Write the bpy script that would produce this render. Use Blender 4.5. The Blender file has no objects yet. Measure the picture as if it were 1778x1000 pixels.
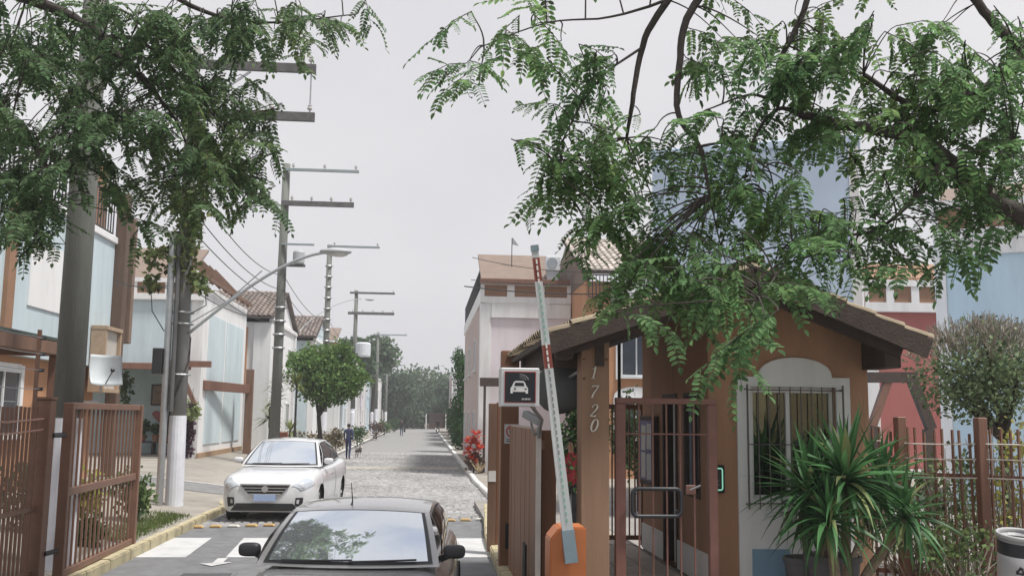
import bpy, bmesh, math, random
import numpy as np
from mathutils import Vector, Matrix, Euler
random.seed(7); RNG = np.random.default_rng(7)
S = bpy.context.scene
COL = S.collection
R = math.radians
# ------------------------------------------------------------------ camera
CAM_H = 2.2; FPX = 1700.0
cd = bpy.data.cameras.new('camera'); cam = bpy.data.objects.new('camera', cd); COL.objects.link(cam)
cd.sensor_width = 36; cd.lens = 36*FPX/1778; cd.clip_end = 2000; cd.clip_start = 0.1
_yaw = math.atan(147/1700); _pitch = math.atan(222/1700)
CAMROT = Matrix.Rotation(-_yaw, 3, 'Z') @ Matrix.Rotation(math.pi/2+_pitch, 3, 'X') @ Matrix.Rotation(R(0.7), 3, 'Z')
cam.matrix_world = Matrix.Translation((0, 0, CAM_H)) @ CAMROT.to_4x4()
S.camera = cam
# ------------------------------------------------------------------ world, sun, exposure
SUN_DIR = Vector((0.35, -0.20, 0.915)).normalized()
w = bpy.data.worlds.new('World'); S.world = w; w.use_nodes = True
nt = w.node_tree; nt.nodes.clear()
wo = nt.nodes.new('ShaderNodeOutputWorld'); bg = nt.nodes.new('ShaderNodeBackground')
sky = nt.nodes.new('ShaderNodeTexSky'); sky.sky_type = 'NISHITA'; sky.sun_disc = False
sky.sun_elevation = math.asin(SUN_DIR.z); sky.sun_rotation = math.atan2(SUN_DIR.x, SUN_DIR.y)
sky.air_density = 1.2; sky.dust_density = 2.0
tc = nt.nodes.new('ShaderNodeTexCoord'); cn = nt.nodes.new('ShaderNodeTexNoise')
cn.inputs['Scale'].default_value = 2.1; cn.inputs['Detail'].default_value = 6; cn.inputs['Roughness'].default_value = .55
mp = nt.nodes.new('ShaderNodeMapping'); mp.inputs['Scale'].default_value = (1, 1, 1.5); mp.inputs['Location'].default_value = (3.1, 1.7, .4)
cr = nt.nodes.new('ShaderNodeMapRange'); cr.inputs[1].default_value = .37; cr.inputs[2].default_value = .52
cr.inputs[3].default_value = .5; cr.inputs[4].default_value = 1.0
# thicker haze towards the horizon, all the way round
sp = nt.nodes.new('ShaderNodeSeparateXYZ')
hz = nt.nodes.new('ShaderNodeMapRange'); hz.inputs[1].default_value = .40; hz.inputs[2].default_value = .85
hz.inputs[3].default_value = 1.0; hz.inputs[4].default_value = 0.0
mx = nt.nodes.new('ShaderNodeMath'); mx.operation = 'MAXIMUM'
mix = nt.nodes.new('ShaderNodeMix'); mix.data_type = 'RGBA'
mix.inputs[7].default_value = (5.05, 5.00, 5.20, 1)
nt.links.new(tc.outputs['Generated'], mp.inputs['Vector']); nt.links.new(mp.outputs['Vector'], cn.inputs['Vector'])
nt.links.new(cn.outputs['Fac'], cr.inputs[0]); nt.links.new(tc.outputs['Generated'], sp.inputs[0])
nt.links.new(sp.outputs['Z'], hz.inputs[0]); nt.links.new(cr.outputs[0], mx.inputs[0]); nt.links.new(hz.outputs[0], mx.inputs[1])
nt.links.new(mx.outputs[0], mix.inputs[0]); nt.links.new(sky.outputs[0], mix.inputs[6])
# the cloud sheet itself is a little uneven
cv = nt.nodes.new('ShaderNodeTexNoise'); cv.inputs['Scale'].default_value = 1.3; cv.inputs['Detail'].default_value = 5; cv.inputs['Roughness'].default_value = .5
cw = nt.nodes.new('ShaderNodeMix'); cw.data_type = 'RGBA'; cw.inputs[6].default_value = (4.35, 4.34, 4.58, 1); cw.inputs[7].default_value = (5.25, 5.17, 5.33, 1)
cx = nt.nodes.new('ShaderNodeMapRange'); cx.inputs[1].default_value = .36; cx.inputs[2].default_value = .64
nt.links.new(mp.outputs['Vector'], cv.inputs['Vector']); nt.links.new(cv.outputs['Fac'], cx.inputs[0]); nt.links.new(cx.outputs[0], cw.inputs[0]); nt.links.new(cw.outputs[2], mix.inputs[7])
nt.links.new(mix.outputs[2], bg.inputs['Color']); bg.inputs['Strength'].default_value = 0.10
nt.links.new(bg.outputs[0], wo.inputs['Surface'])
sd = bpy.data.lights.new('sun', 'SUN'); sd.energy = 3.0; sd.angle = R(9); sd.color = (1, .97, .92)
sun = bpy.data.objects.new('sun', sd); COL.objects.link(sun)
sun.rotation_euler = SUN_DIR.to_track_quat('Z', 'Y').to_euler()
S.view_settings.view_transform = 'Standard'; S.view_settings.look = 'None'
S.view_settings.exposure = 0.66; S.view_settings.gamma = 1; S.view_settings.use_curve_mapping = False
S.render.engine = 'CYCLES'
S.cycles.max_bounces = 8; S.cycles.transparent_max_bounces = 12; S.cycles.caustics_reflective = False; S.cycles.caustics_refractive = False
S.cycles.use_denoising = True; S.cycles.volume_bounces = 0
# ------------------------------------------------------------------ helpers
def ray(px, py):
    return (CAMROT @ Vector(((px-889)/FPX, -(py-500)/FPX, -1)))
def atY(px, py, Y):
    d = ray(px, py); k = Y/d.y; return Vector((d.x*k, Y, CAM_H+d.z*k))
def gnd(px, py, z=0):
    d = ray(px, py); k = (z-CAM_H)/d.z; return Vector((d.x*k, d.y*k, z))

MATS = {}
def M(name, col, rough=.75, var=.12, scale=2.0, bump=0, bscale=60, metal=0, ior=1.5, streak=False, island=0, coat=0, transl=0, col2=None, dirt=0):
    if name in MATS: return MATS[name]
    m = bpy.data.materials.new(name); m.use_nodes = True; N = m.node_tree; L = N.links
    b = N.nodes['Principled BSDF']; b.inputs['Roughness'].default_value = rough
    b.inputs['Metallic'].default_value = metal; b.inputs['IOR'].default_value = ior
    if coat: b.inputs['Coat Weight'].default_value = coat; b.inputs['Coat Roughness'].default_value = .04
    t = N.nodes.new('ShaderNodeTexCoord'); mpn = N.nodes.new('ShaderNodeMapping')
    if streak: mpn.inputs['Scale'].default_value = (1, 1, .12)
    n = N.nodes.new('ShaderNodeTexNoise'); n.inputs['Scale'].default_value = scale; n.inputs['Detail'].default_value = 6; n.inputs['Roughness'].default_value = .62
    L.new(t.outputs['Object'], mpn.inputs[0]); L.new(mpn.outputs[0], n.inputs['Vector'])
    mr = N.nodes.new('ShaderNodeMapRange'); mr.inputs[1].default_value = .3; mr.inputs[2].default_value = .7
    mix = N.nodes.new('ShaderNodeMix'); mix.data_type = 'RGBA'
    c2 = col2 or tuple(min(1, c*(1+var)) for c in col)
    mix.inputs[6].default_value = (*[c*(1-var) for c in col], 1); mix.inputs[7].default_value = (*c2, 1)
    L.new(n.outputs['Fac'], mr.inputs[0]); L.new(mr.outputs[0], mix.inputs[0])
    out = mix.outputs[2]
    if island:
        g = N.nodes.new('ShaderNodeNewGeometry'); oi = N.nodes.new('ShaderNodeObjectInfo')
        ad = N.nodes.new('ShaderNodeMath'); ad.operation = 'ADD'; fr = N.nodes.new('ShaderNodeMath'); fr.operation = 'FRACT'
        L.new(g.outputs['Random Per Island'], ad.inputs[0]); L.new(oi.outputs['Random'], ad.inputs[1]); L.new(ad.outputs[0], fr.inputs[0])
        hs = N.nodes.new('ShaderNodeHueSaturation')
        v = N.nodes.new('ShaderNodeMapRange'); v.inputs[3].default_value = 1-island; v.inputs[4].default_value = 1+island
        h = N.nodes.new('ShaderNodeMapRange'); h.inputs[3].default_value = .5-.04*island; h.inputs[4].default_value = .5+.03*island
        L.new(fr.outputs[0], v.inputs[0]); L.new(g.outputs['Random Per Island'], h.inputs[0])
        L.new(v.outputs[0], hs.inputs['Value']); L.new(h.outputs[0], hs.inputs['Hue']); L.new(out, hs.inputs['Color']); out = hs.outputs[0]
    if dirt:   # blotchy grime, same everywhere on the piece
        n3 = N.nodes.new('ShaderNodeTexNoise'); n3.inputs['Scale'].default_value = 1.1; n3.inputs['Detail'].default_value = 9; n3.inputs['Roughness'].default_value = .7
        mp3 = N.nodes.new('ShaderNodeMapping'); mp3.inputs['Scale'].default_value = (2.2, 2.2, .35)
        L.new(t.outputs['Object'], mp3.inputs[0]); L.new(mp3.outputs[0], n3.inputs['Vector'])
        r3 = N.nodes.new('ShaderNodeMapRange'); r3.inputs[1].default_value = .48; r3.inputs[2].default_value = .74; r3.inputs[4].default_value = dirt
        mx3 = N.nodes.new('ShaderNodeMix'); mx3.data_type = 'RGBA'; mx3.inputs[7].default_value = (.10, .095, .08, 1)
        L.new(n3.outputs['Fac'], r3.inputs[0]); L.new(r3.outputs[0], mx3.inputs[0]); L.new(out, mx3.inputs[6]); out = mx3.outputs[2]
    L.new(out, b.inputs['Base Color'])
    if bump:
        n2 = N.nodes.new('ShaderNodeTexNoise'); n2.inputs['Scale'].default_value = bscale; n2.inputs['Detail'].default_value = 4
        L.new(mpn.outputs[0] if streak else t.outputs['Object'], n2.inputs['Vector'])
        bp = N.nodes.new('ShaderNodeBump'); bp.inputs['Strength'].default_value = bump; bp.inputs['Distance'].default_value = .02
        L.new(n2.outputs['Fac'], bp.inputs['Height']); L.new(bp.outputs[0], b.inputs['Normal'])
    if transl:
        b.inputs['Specular IOR Level'].default_value = .22
        tr = N.nodes.new('ShaderNodeBsdfTranslucent'); ms = N.nodes.new('ShaderNodeMixShader'); ms.inputs[0].default_value = transl
        hs2 = N.nodes.new('ShaderNodeHueSaturation'); hs2.inputs['Value'].default_value = 1.9; hs2.inputs['Hue'].default_value = .485
        L.new(out, hs2.inputs['Color']); L.new(hs2.outputs[0], tr.inputs[0])
        L.new(b.outputs[0], ms.inputs[1]); L.new(tr.outputs[0], ms.inputs[2]); L.new(ms.outputs[0], N.nodes['Material Output'].inputs[0])
    MATS[name] = m; return m

def glass_mat(name, tint=(.75, .8, .8), refl=1.9):
    m = bpy.data.materials.new(name); m.use_nodes = True; N = m.node_tree; N.nodes.clear()
    o = N.nodes.new('ShaderNodeOutputMaterial'); t = N.nodes.new('ShaderNodeBsdfTransparent'); g = N.nodes.new('ShaderNodeBsdfGlossy')
    t.inputs[0].default_value = (*tint, 1); g.inputs['Roughness'].default_value = .02
    f = N.nodes.new('ShaderNodeFresnel'); f.inputs[0].default_value = refl; ms = N.nodes.new('ShaderNodeMixShader')
    N.links.new(f.outputs[0], ms.inputs[0]); N.links.new(t.outputs[0], ms.inputs[1]); N.links.new(g.outputs[0], ms.inputs[2]); N.links.new(ms.outputs[0], o.inputs[0])
    return m

def emit_mat(name, col, st):
    m = bpy.data.materials.new(name); m.use_nodes = True; b = m.node_tree.nodes['Principled BSDF']
    b.inputs['Base Color'].default_value = (*col, 1); b.inputs['Emission Color'].default_value = (*col, 1); b.inputs['Emission Strength'].default_value = st
    return m

def tag(o, label=None, cat=None, group=None, kind=None):
    if label: o['label'] = label
    if cat: o['category'] = cat
    if group: o['group'] = group
    if kind: o['kind'] = kind
    return o
def empty(name, loc, label, cat=None, group=None, rz=0):
    o = bpy.data.objects.new(name, None); COL.objects.link(o); o.location = loc; o.rotation_euler.z = rz
    o.empty_display_size = .2
    return tag(o, label, cat, group)
def rootloc(p):
    v = Vector((0, 0, 0))
    while p is not None: v += p.location; p = p.parent
    return v

class MB:
    def __init__(s): s.v = []; s.f = []; s.m = []; s.cur = 0
    def add(s, vs, fs):
        b = len(s.v); s.v += [tuple(v) for v in vs]
        for f in fs: s.f.append(tuple(b+i for i in f)); s.m.append(s.cur)
        return s
    def bx(s, x0, x1, y0, y1, z0, z1):
        return s.add([(x0,y0,z0),(x1,y0,z0),(x1,y1,z0),(x0,y1,z0),(x0,y0,z1),(x1,y0,z1),(x1,y1,z1),(x0,y1,z1)],
                     [(0,3,2,1),(4,5,6,7),(0,1,5,4),(1,2,6,5),(2,3,7,6),(3,0,4,7)])
    def box(s, c, sx, sy, sz, rot=None):
        vs = [Vector((a*sx/2, b*sy/2, d*sz/2)) for d in (-1, 1) for a, b in ((-1,-1),(1,-1),(1,1),(-1,1))]
        if rot is not None:
            vs = [rot @ v for v in vs]
        return s.add([Vector(c)+v for v in vs], [(0,3,2,1),(4,5,6,7),(0,1,5,4),(1,2,6,5),(2,3,7,6),(3,0,4,7)])
    def bar(s, p, q, wd, h, up=(0, 0, 1)):
        p = Vector(p); q = Vector(q); d = (q-p).normalized(); u = Vector(up)
        if abs(d.dot(u)) > .97: u = Vector((0, 1, 0))
        r = d.cross(u).normalized(); u = r.cross(d)
        vs = []
        for c in (p, q):
            vs += [c-r*wd/2-u*h/2, c+r*wd/2-u*h/2, c+r*wd/2+u*h/2, c-r*wd/2+u*h/2]
        return s.add(vs, [(0,1,2,3)[::-1], (4,5,6,7), (0,1,5,4), (1,2,6,5), (2,3,7,6), (3,0,4,7)])
    def tube(s, pts, r, n=8, cap=True):
        pts = [Vector(p) for p in pts]; k = len(pts)
        if not hasattr(r, '__len__'): r = [r]*k
        vs = []; prev = None
        for i, p in enumerate(pts):
            d = (pts[min(i+1, k-1)]-pts[max(i-1, 0)]).normalized()
            if prev is None:
                u = Vector((0, 0, 1)) if abs(d.z) < .9 else Vector((1, 0, 0)); a = d.cross(u).normalized()
            else:
                a = (prev-d*prev.dot(d)).normalized()
            prev = a; b = d.cross(a)
            for j in range(n):
                t = 2*math.pi*j/n; vs.append(p+(a*math.cos(t)+b*math.sin(t))*r[i])
        fs = []
        for i in range(k-1):
            for j in range(n):
                fs.append((i*n+j, i*n+(j+1) % n, (i+1)*n+(j+1) % n, (i+1)*n+j))
        if cap: fs += [tuple(range(n))[::-1], tuple(range((k-1)*n, k*n))]
        return s.add(vs, fs)
    def lathe(s, c, prof, n=16):
        c = Vector(c); vs = []
        for r, z in prof:
            for j in range(n):
                t = 2*math.pi*j/n; vs.append(c+Vector((r*math.cos(t), r*math.sin(t), z)))
        fs = [(i*n+j, i*n+(j+1) % n, (i+1)*n+(j+1) % n, (i+1)*n+j) for i in range(len(prof)-1) for j in range(n)]
        return s.add(vs, fs)
    def grid(s, fn, nu, nv):
        vs = [fn(i/nu, j/nv) for j in range(nv+1) for i in range(nu+1)]
        return s.add(vs, [(j*(nu+1)+i, j*(nu+1)+i+1, (j+1)*(nu+1)+i+1, (j+1)*(nu+1)+i) for j in range(nv) for i in range(nu)])
    def prism(s, poly, o, u, v, dep):
        """poly in the u,v plane at o, extruded by the vector dep"""
        o = Vector(o); u = Vector(u); v = Vector(v); dep = Vector(dep); k = len(poly)
        a = [o+u*p[0]+v*p[1] for p in poly]
        return s.add(a+[p+dep for p in a], [tuple(range(k))[::-1], tuple(range(k, 2*k))]+[(i, (i+1) % k, k+(i+1) % k, k+i) for i in range(k)])
    def sphere(s, c, r, n=10, m=6, sc=(1, 1, 1)):
        c = Vector(c)
        vs = []
        for i in range(m+1):
            a = math.pi*i/m
            for j in range(n):
                t = 2*math.pi*j/n
                vs.append(c+Vector((r*math.sin(a)*math.cos(t)*sc[0], r*math.sin(a)*math.sin(t)*sc[1], r*math.cos(a)*sc[2])))
        return s.add(vs, [(i*n+j, (i+1)*n+j, (i+1)*n+(j+1) % n, i*n+(j+1) % n) for i in range(m) for j in range(n)])
    def mesh(s, name, off=(0, 0, 0), smooth=False, bevel=0, seg=1, fix=True):
        me = bpy.data.meshes.new(name); ox, oy, oz = off
        me.from_pydata([(x-ox, y-oy, z-oz) for x, y, z in s.v], [], s.f)
        if any(s.m): me.polygons.foreach_set('material_index', s.m)
        if fix or bevel:
            bm = bmesh.new(); bm.from_mesh(me)
            if smooth: bmesh.ops.remove_doubles(bm, verts=bm.verts, dist=1e-5)
            if bevel: bmesh.ops.bevel(bm, geom=list(bm.edges), offset=bevel, segments=seg, affect='EDGES', clamp_overlap=True)
            bmesh.ops.recalc_face_normals(bm, faces=bm.faces); bm.to_mesh(me); bm.free()
        if smooth:
            me.polygons.foreach_set('use_smooth', [True]*len(me.polygons))
        me.update(); return me
    def build(s, name, mat, parent=None, smooth=False, bevel=0, seg=1, local=False, fix=True, auto=None):
        off = Vector((0, 0, 0))
        if parent is not None:
            if not local: off = rootloc(parent)
        elif not local:
            a = np.array(s.v); lo = a.min(0); hi = a.max(0); off = Vector(((lo[0]+hi[0])/2, (lo[1]+hi[1])/2, lo[2]))
        me = s.mesh(name, off, smooth, bevel, seg, fix)
        o = bpy.data.objects.new(name, me); COL.objects.link(o)
        for m in (mat if isinstance(mat, (list, tuple)) else [mat]): me.materials.append(m)
        if parent is not None: o.parent = parent
        elif not local: o.location = off
        return o

def inst(name, me, loc, parent=None, rot=(0, 0, 0), mw=None, scale=None):
    """a piece that shares a mesh; loc in world coordinates (roots here are not rotated)"""
    o = bpy.data.objects.new(name, me); COL.objects.link(o)
    off = rootloc(parent) if parent is not None else Vector((0, 0, 0))
    if parent is not None: o.parent = parent
    if mw is not None:
        o.matrix_local = Matrix.Translation(-off) @ mw
    else:
        o.location = Vector(loc)-off; o.rotation_euler = rot
        if scale: o.scale = scale
    return o
def mesh_with(mb, name, mat, **k):
    me = mb.mesh(name, **k); me.materials.append(mat); return me
def struct(name, mb, mat, label=None, **k):
    o = mb.build(name, mat, **k); o['kind'] = 'structure'
    if label: o['label'] = label
    return o
def part(name, mb, mat, root, **k): return mb.build(name, mat, root, **k)
def pbox(name, root, mat, x0, x1, y0, y1, z0, z1, bevel=0, **k):
    return MB().bx(x0, x1, y0, y1, z0, z1).build(name, mat, root, bevel=bevel, **k)

# ------------------------------------------------------------------ materials
asphalt = M('asphalt', (.155, .158, .165), .9, .16, 3, .3, 220, col2=(.205, .208, .215), dirt=.40)
cobble = M('cobble', (.325, .318, .315), .85, .2, 4, .3, 90, island=.20)
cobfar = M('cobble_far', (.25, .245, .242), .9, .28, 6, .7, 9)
pave = M('pavement', (.30, .275, .24), .9, .2, 1.2, .2, 80, dirt=.3)
kerbw = M('kerb_white', (.68, .67, .64), .8, .12, 5, .2, 40, dirt=.25)
kerby = M('kerb_yellow', (.47, .41, .26), .85, .2, 5, .35, 40, dirt=.6)
earth = M('earth', (.16, .13, .09), .95, .25, 2, .4, 30)
grassm = M('grass_blades', (.10, .14, .04), .8, .3, 5, island=.35, transl=.2)
whitepaint = M('road_paint', (.53, .53, .53), .85, .12, 5, .3, 120, dirt=.5)
stucco_w = M('white_stucco', (.80, .80, .80), .85, .06, 1.5, .15, 90, streak=True, dirt=.22)
stucco_b = M('pale_blue_stucco', (.53, .625, .665), .85, .10, 1.2, .15, 90, streak=True, dirt=.22)
stucco_b2 = M('sky_blue_stucco', (.52, .665, .77), .85, .08, 1.2, .12, 90, streak=True, dirt=.12)
stucco_lav = M('lavender_blue_stucco', (.58, .70, .86), .85, .08, 1.2, .12, 90, streak=True, dirt=.1)
stucco_l = M('lilac_stucco', (.74, .68, .715), .85, .06, 1.2, .15, 90, streak=True, dirt=.12)
stucco_p = M('pink_beige_stucco', (.52, .42, .39), .85, .08, 1.2, .15, 90, streak=True, dirt=.12)
stucco_r = M('red_stucco', (.42, .140, .125), .85, .08, 1.2, .15, 90, streak=True, dirt=.12)
terra = M('terracotta_stucco', (.41, .235, .145), .9, .13, 1.8, .4, 55, streak=True, dirt=.30)
orange_st = M('orange_stucco', (.50, .26, .14), .85, .10, 1.5, .15, 80, streak=True, dirt=.15)
brown_panel = M('brown_panel', (.30, .17, .105), .8, .12, 2, .1, 60, dirt=.15)
wood_dk = M('dark_wood', (.060, .042, .034), .75, .25, 8, .3, 40, streak=False)
wood_br = M('brown_wood', (.18, .10, .065), .7, .2, 6, .25, 40, streak=True, dirt=.2)
wood_rd = M('reddish_wood', (.19, .095, .065), .65, .18, 6, .2, 40, streak=True, dirt=.15)
wood_lt = M('light_wood', (.40, .29, .20), .7, .15, 6, .2, 40)
pergola_m = M('tan_awning', (.215, .16, .13), .8, .10, 3, .1, 40, dirt=.15)
rust = M('rust_brown_paint', (.185, .095, .062), .5, .15, 5, .1, 60, dirt=.2)
gate_brown = M('brown_gate_paint', (.22, .105, .055), .6, .12, 4, .1, 60, streak=True, dirt=.2)
tilem = M('clay_tile', (.215, .175, .155), .85, .3, 3, .3, 50, island=.25, dirt=.35)
tile_moss = M('mossy_clay_tile', (.27, .22, .155), .9, .25, 5, .3, 50, island=.2, dirt=.3)
concrete = M('concrete_pole', (.25, .245, .235), .9, .2, 3, .25, 60, streak=True, dirt=.35)
woodpole = M('weathered_pole', (.150, .155, .140), .9, .25, 4, .4, 50, streak=True, dirt=.3)
polepaint = M('white_pole_paint', (.72, .73, .78), .75, .08, 4, .1, 60, dirt=.2)
steel = M('galvanised_steel', (.42, .43, .44), .45, .1, 6, metal=.7)
blackm = M('black_metal', (.022, .022, .025), .45, .1, 6)
rubber = M('black_rubber', (.02, .02, .02), .8, .1, 6)
ceramic = M('grey_ceramic', (.45, .44, .42), .4, .1, 6)
winframe = M('white_window_frame', (.72, .73, .73), .5, .05, 4)
pane_m = M('window_glass', (.045, .055, .065), .06, .3, 2, ior=1.8)
alu = M('aluminium', (.66, .68, .69), .35, .06, 6, metal=.4)
leaf_r = M('locust_leaf', (.085, .178, .082), .7, .15, .9, island=.55, transl=.46, col2=(.125, .205, .070))
leaf_l = M('dark_locust_leaf', (.080, .148, .078), .7, .15, .8, island=.55, transl=.44, col2=(.105, .158, .062))
bark = M('dark_bark', (.060, .050, .045), .95, .3, 12, .5, 40)
bush_m = M('bush_leaf', (.105, .185, .055), .6, .25, 2, island=.5, transl=.25)
hedge_m = M('hedge_leaf', (.035, .085, .024), .65, .25, 2, island=.45, transl=.2)
fartree_m = M('far_tree_leaf', (.085, .130, .070), .7, .3, .35, island=.4, transl=.2)
shrub_m = M('shrub_leaf', (.085, .135, .050), .6, .25, 4, island=.5, transl=.28)
drym = M('dry_twig', (.27, .24, .20), .9, .2, 6)
redleaf = M('red_leaf', (.45, .075, .03), .55, .25, 6, island=.4, transl=.25)
yucca_m = M('yucca_leaf', (.055, .140, .052), .42, .22, 3, island=.5, transl=.18)
yucca_dry = M('pale_yucca_leaf', (.17, .20, .085), .55, .2, 3, island=.4, transl=.2)
# ------------------------------------------------------------------ ground, road, pavements
def sheet(mb, x0, x1, y0, y1, z): mb.add([(x0,y0,z),(x1,y0,z),(x1,y1,z),(x0,y1,z)], [(0,1,2,3)])
g = MB(); sheet(g, -320, 320, -120, 420, -.03); struct('ground', g, earth, 'bare earth ground reaching the horizon')
a = MB(); a.add([(-4.9,-40,0),(4.5,-40,0),(4.5,22.25,0),(-4.9,19.6,0)], [(0,1,2,3)]); struct('asphalt_road', a, asphalt, 'grey asphalt at the estate entrance', fix=False)
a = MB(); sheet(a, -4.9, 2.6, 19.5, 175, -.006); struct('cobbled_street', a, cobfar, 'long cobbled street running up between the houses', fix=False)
cob_parent = bpy.data.objects['cobbled_street']
mb = MB(); yy = 19.75; row = 0
while yy < 58:
    xx = -4.62 + (row % 2)*.09+random.uniform(-.03, .03)
    dy = random.uniform(.125, .155)
    # bands of slightly sunk and raised rows, as the street is patched
    while xx < (1.60 if yy > 23.8 else 2.2):
        dx = random.uniform(.14, .20)
        if yy < 19.8+.28*(xx+4.5): xx += dx; continue
        z = .012+random.uniform(0, .022)+.012*math.sin(yy*1.3)+.01*math.sin(xx*1.7+yy*.6)
        i = .016; x0, x1, y0, y1 = xx+i*.6, xx+dx-i*.6, yy+i*.7, yy+dy-i*.7; b = .022
        tz = [z+random.uniform(-.006, .006) for _ in range(4)]
        mb.add([(x0,y0,-.004),(x1,y0,-.004),(x1,y1,-.004),(x0,y1,-.004),(x0+b,y0+b,tz[0]),(x1-b,y0+b,tz[1]),(x1-b,y1-b,tz[2]),(x0+b,y1-b,tz[3])],
               [(4,5,6,7),(0,1,5,4),(1,2,6,5),(2,3,7,6),(3,0,4,7)])
        xx += dx
    yy += dy; row += 1
o = mb.build('cobblestones', cobble, cob_parent, fix=False); o['kind'] = 'stuff'
# raised paver strip across the street farther up
hump = MB(); hump.grid(lambda u, v: Vector((-4.6+6.0*u, 40.2+1.0*v, .028+.06*math.sin(math.pi*v))), 6, 6)
struct('speed_hump', hump, M('hump_stone', (.37, .34, .29), .9, .25, 6, .5, 20), 'low pale speed hump across the cobbled street', smooth=True)

# left pavement rises gently to the houses; right pavement flat
def leftz(x): return .13+max(0, min(1, (-4.55-x)/3.5))*.40
lp = MB(); lp.grid(lambda u, v: Vector((-4.50-10*u**1.2, -2+180*v, leftz(-4.50-10*u**1.2))), 14, 60)
struct('left_pavement', lp, pave, 'brownish paved forecourt rising to the left houses', smooth=True)
dr = MB(); dr.grid(lambda u, v: Vector((-4.6-3.6*u, 25.3+2.2*v, leftz(-4.6-3.6*u)+.008)), 14, 1)
struct('driveway', dr, M('dark_setts', (.20, .20, .20), .9, .25, 5, .4, 30), 'grey paved driveway strip behind the lamp pole', fix=False)
dl = MB(); dl.grid(lambda u, v: Vector((-4.7-3.5*u, 27.52+.16*v, leftz(-4.7-3.5*u)+.014)), 14, 1)
struct('painted_line', dl, whitepaint, 'white line painted across the forecourt', fix=False)
rp = MB(); rp.bx(1.78, 60, 24.6, 175, -.02, .13)
struct('right_pavement', rp, pave, 'pavement along the right house fronts')
rp = MB(); rp.bx(1.25, 60, -20, 24.5, -.02, .128)
struct('entrance_pavement', rp, M('slab_pavement', (.27, .25, .23), .9, .2, 1.4, .2, 60, dirt=.3), 'paved island and garden plot round the guardhouse')

def kerb(name, pts, mat, label, wd=.16, z0=-.03, z1=.15, step=1.0, ylim=70):
    """a kerb whose stones are pieces of their own"""
    root = empty(name, (*pts[0][:2], 0), label, None); root['kind'] = 'structure'
    rest = MB()
    for (x0, y0), (x1, y1) in zip(pts, pts[1:]):
        a = Vector((x0, y0, 0)); b = Vector((x1, y1, 0)); L = (b-a).length; n = max(1, round(L/step)); d = (b-a)/n
        me = None
        for i in range(n):
            p = a+d*i; far = p.y > ylim
            if far:
                rest.bar(p+Vector((0, 0, (z0+z1)/2)), p+d*.985+Vector((0, 0, (z0+z1)/2)), wd, z1-z0); continue
            if me is None:
                L1 = d.length-.012
                me = mesh_with(MB().bx(0, L1, -wd/2, wd/2, z0, z1), 'kerb_stone', mat, bevel=.018, seg=2)
            q = inst('kerb_stone', me, p+Vector((0, 0, random.uniform(-.006, .006))), root, (0, 0, math.atan2(d.y, d.x)+random.uniform(-.008, .008)))
    if rest.v:
        o = rest.build('kerb_run', mat, root); o['kind'] = 'stuff'
    return root
kerb('left_kerb', [(-4.36, 9.5), (-4.42, 15.5), (-4.44, 22.9), (-4.75, 24.0)], kerby, 'worn yellow painted kerb on the left beside the open gate')
kerb('left_street_kerb', [(-4.62, 29.0), (-4.70, 175)], kerbw, 'pale kerb along the left of the cobbled street', ylim=60)
kerb('right_kerb', [(1.10, 9.5), (1.17, 17.5), (1.50, 23.4)], kerby, 'yellow painted kerb round the guardhouse island')
kerb('right_street_kerb', [(3.2, 24.6), (2.0, 24.65), (1.82, 25.6), (1.70, 32.0), (1.70, 175)], kerbw, 'white painted kerb along the right of the cobbled street', ylim=60)

def flat(name, pts, z, mat, label):
    mb = MB(); mb.add([(p[0], p[1], z) for p in pts], [tuple(range(len(pts)))])
    return struct(name, mb, mat, label, fix=False)
for xs in (-4.40, -2.99, -1.40, .41):
    flat('zebra_stripe', [(xs, 15.72), (xs+.81, 15.72), (xs+.70, 18.12), (xs-.16, 18.12)], .006, whitepaint, 'white crosswalk bar painted on the asphalt')
c = gnd(384, 974)
flat('arrow_marking', [gnd(347, 979), gnd(369, 978), gnd(378, 970), gnd(396, 969), gnd(388, 976.5), gnd(403, 977), gnd(367, 983.5)], .012, whitepaint, 'small white arrow painted on the asphalt')
mh = empty('manhole_cover', gnd(352, 996), 'square iron manhole cover set in the asphalt', 'manhole cover')
c = gnd(352, 1003)
iron = M('cast_iron', (.07, .07, .075), .7, .2, 8, .3, 40)
pbox('cover_rim', mh, M('rim_iron', (.16, .16, .165), .7, .2, 8), c.x-.38, c.x+.38, c.y-.38, c.y+.38, .002, .008)
pbox('cover_plate', mh, iron, c.x-.33, c.x+.33, c.y-.33, c.y+.33, .003, .014)
# raised road studs across the mouth of the street
stud_y = M('stud_yellow', (.52, .34, .13), .7, .2, 8, .2, 50, dirt=.6); stud_w = M('stud_white', (.62, .60, .55), .6, .2, 8, .2, 50, dirt=.35)
def stud_mesh(mat, nm):
    mb = MB(); mb.prism([(-.12, 0), (.12, 0), (.085, .045), (-.085, .045)], (0, -.07, 0), (1, 0, 0), (0, 0, 1), (0, .14, 0))
    return mesh_with(mb, nm, mat, bevel=.01)
smy = stud_mesh(stud_y, 'road_stud'); smw = stud_mesh(stud_w, 'road_stud')
for i in range(18):
    x = -4.30+.325*i
    o = inst('road_stud', smy if i % 3 != 2 else smw, (x, 19.62+.28*(x+4.4)+random.uniform(-.02, .02), .004), None, (0, 0, random.uniform(-.06, .06)))
    NTH = 'first second third fourth fifth sixth seventh eighth ninth tenth eleventh twelfth thirteenth fourteenth fifteenth sixteenth seventeenth eighteenth'.split()
    tag(o, 'worn %s raised road stud, %s in the row from the left yellow kerb' % ('yellow' if i % 3 != 2 else 'whitish', NTH[i]), 'road stud', 'raised studs in a row across the road')

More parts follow.
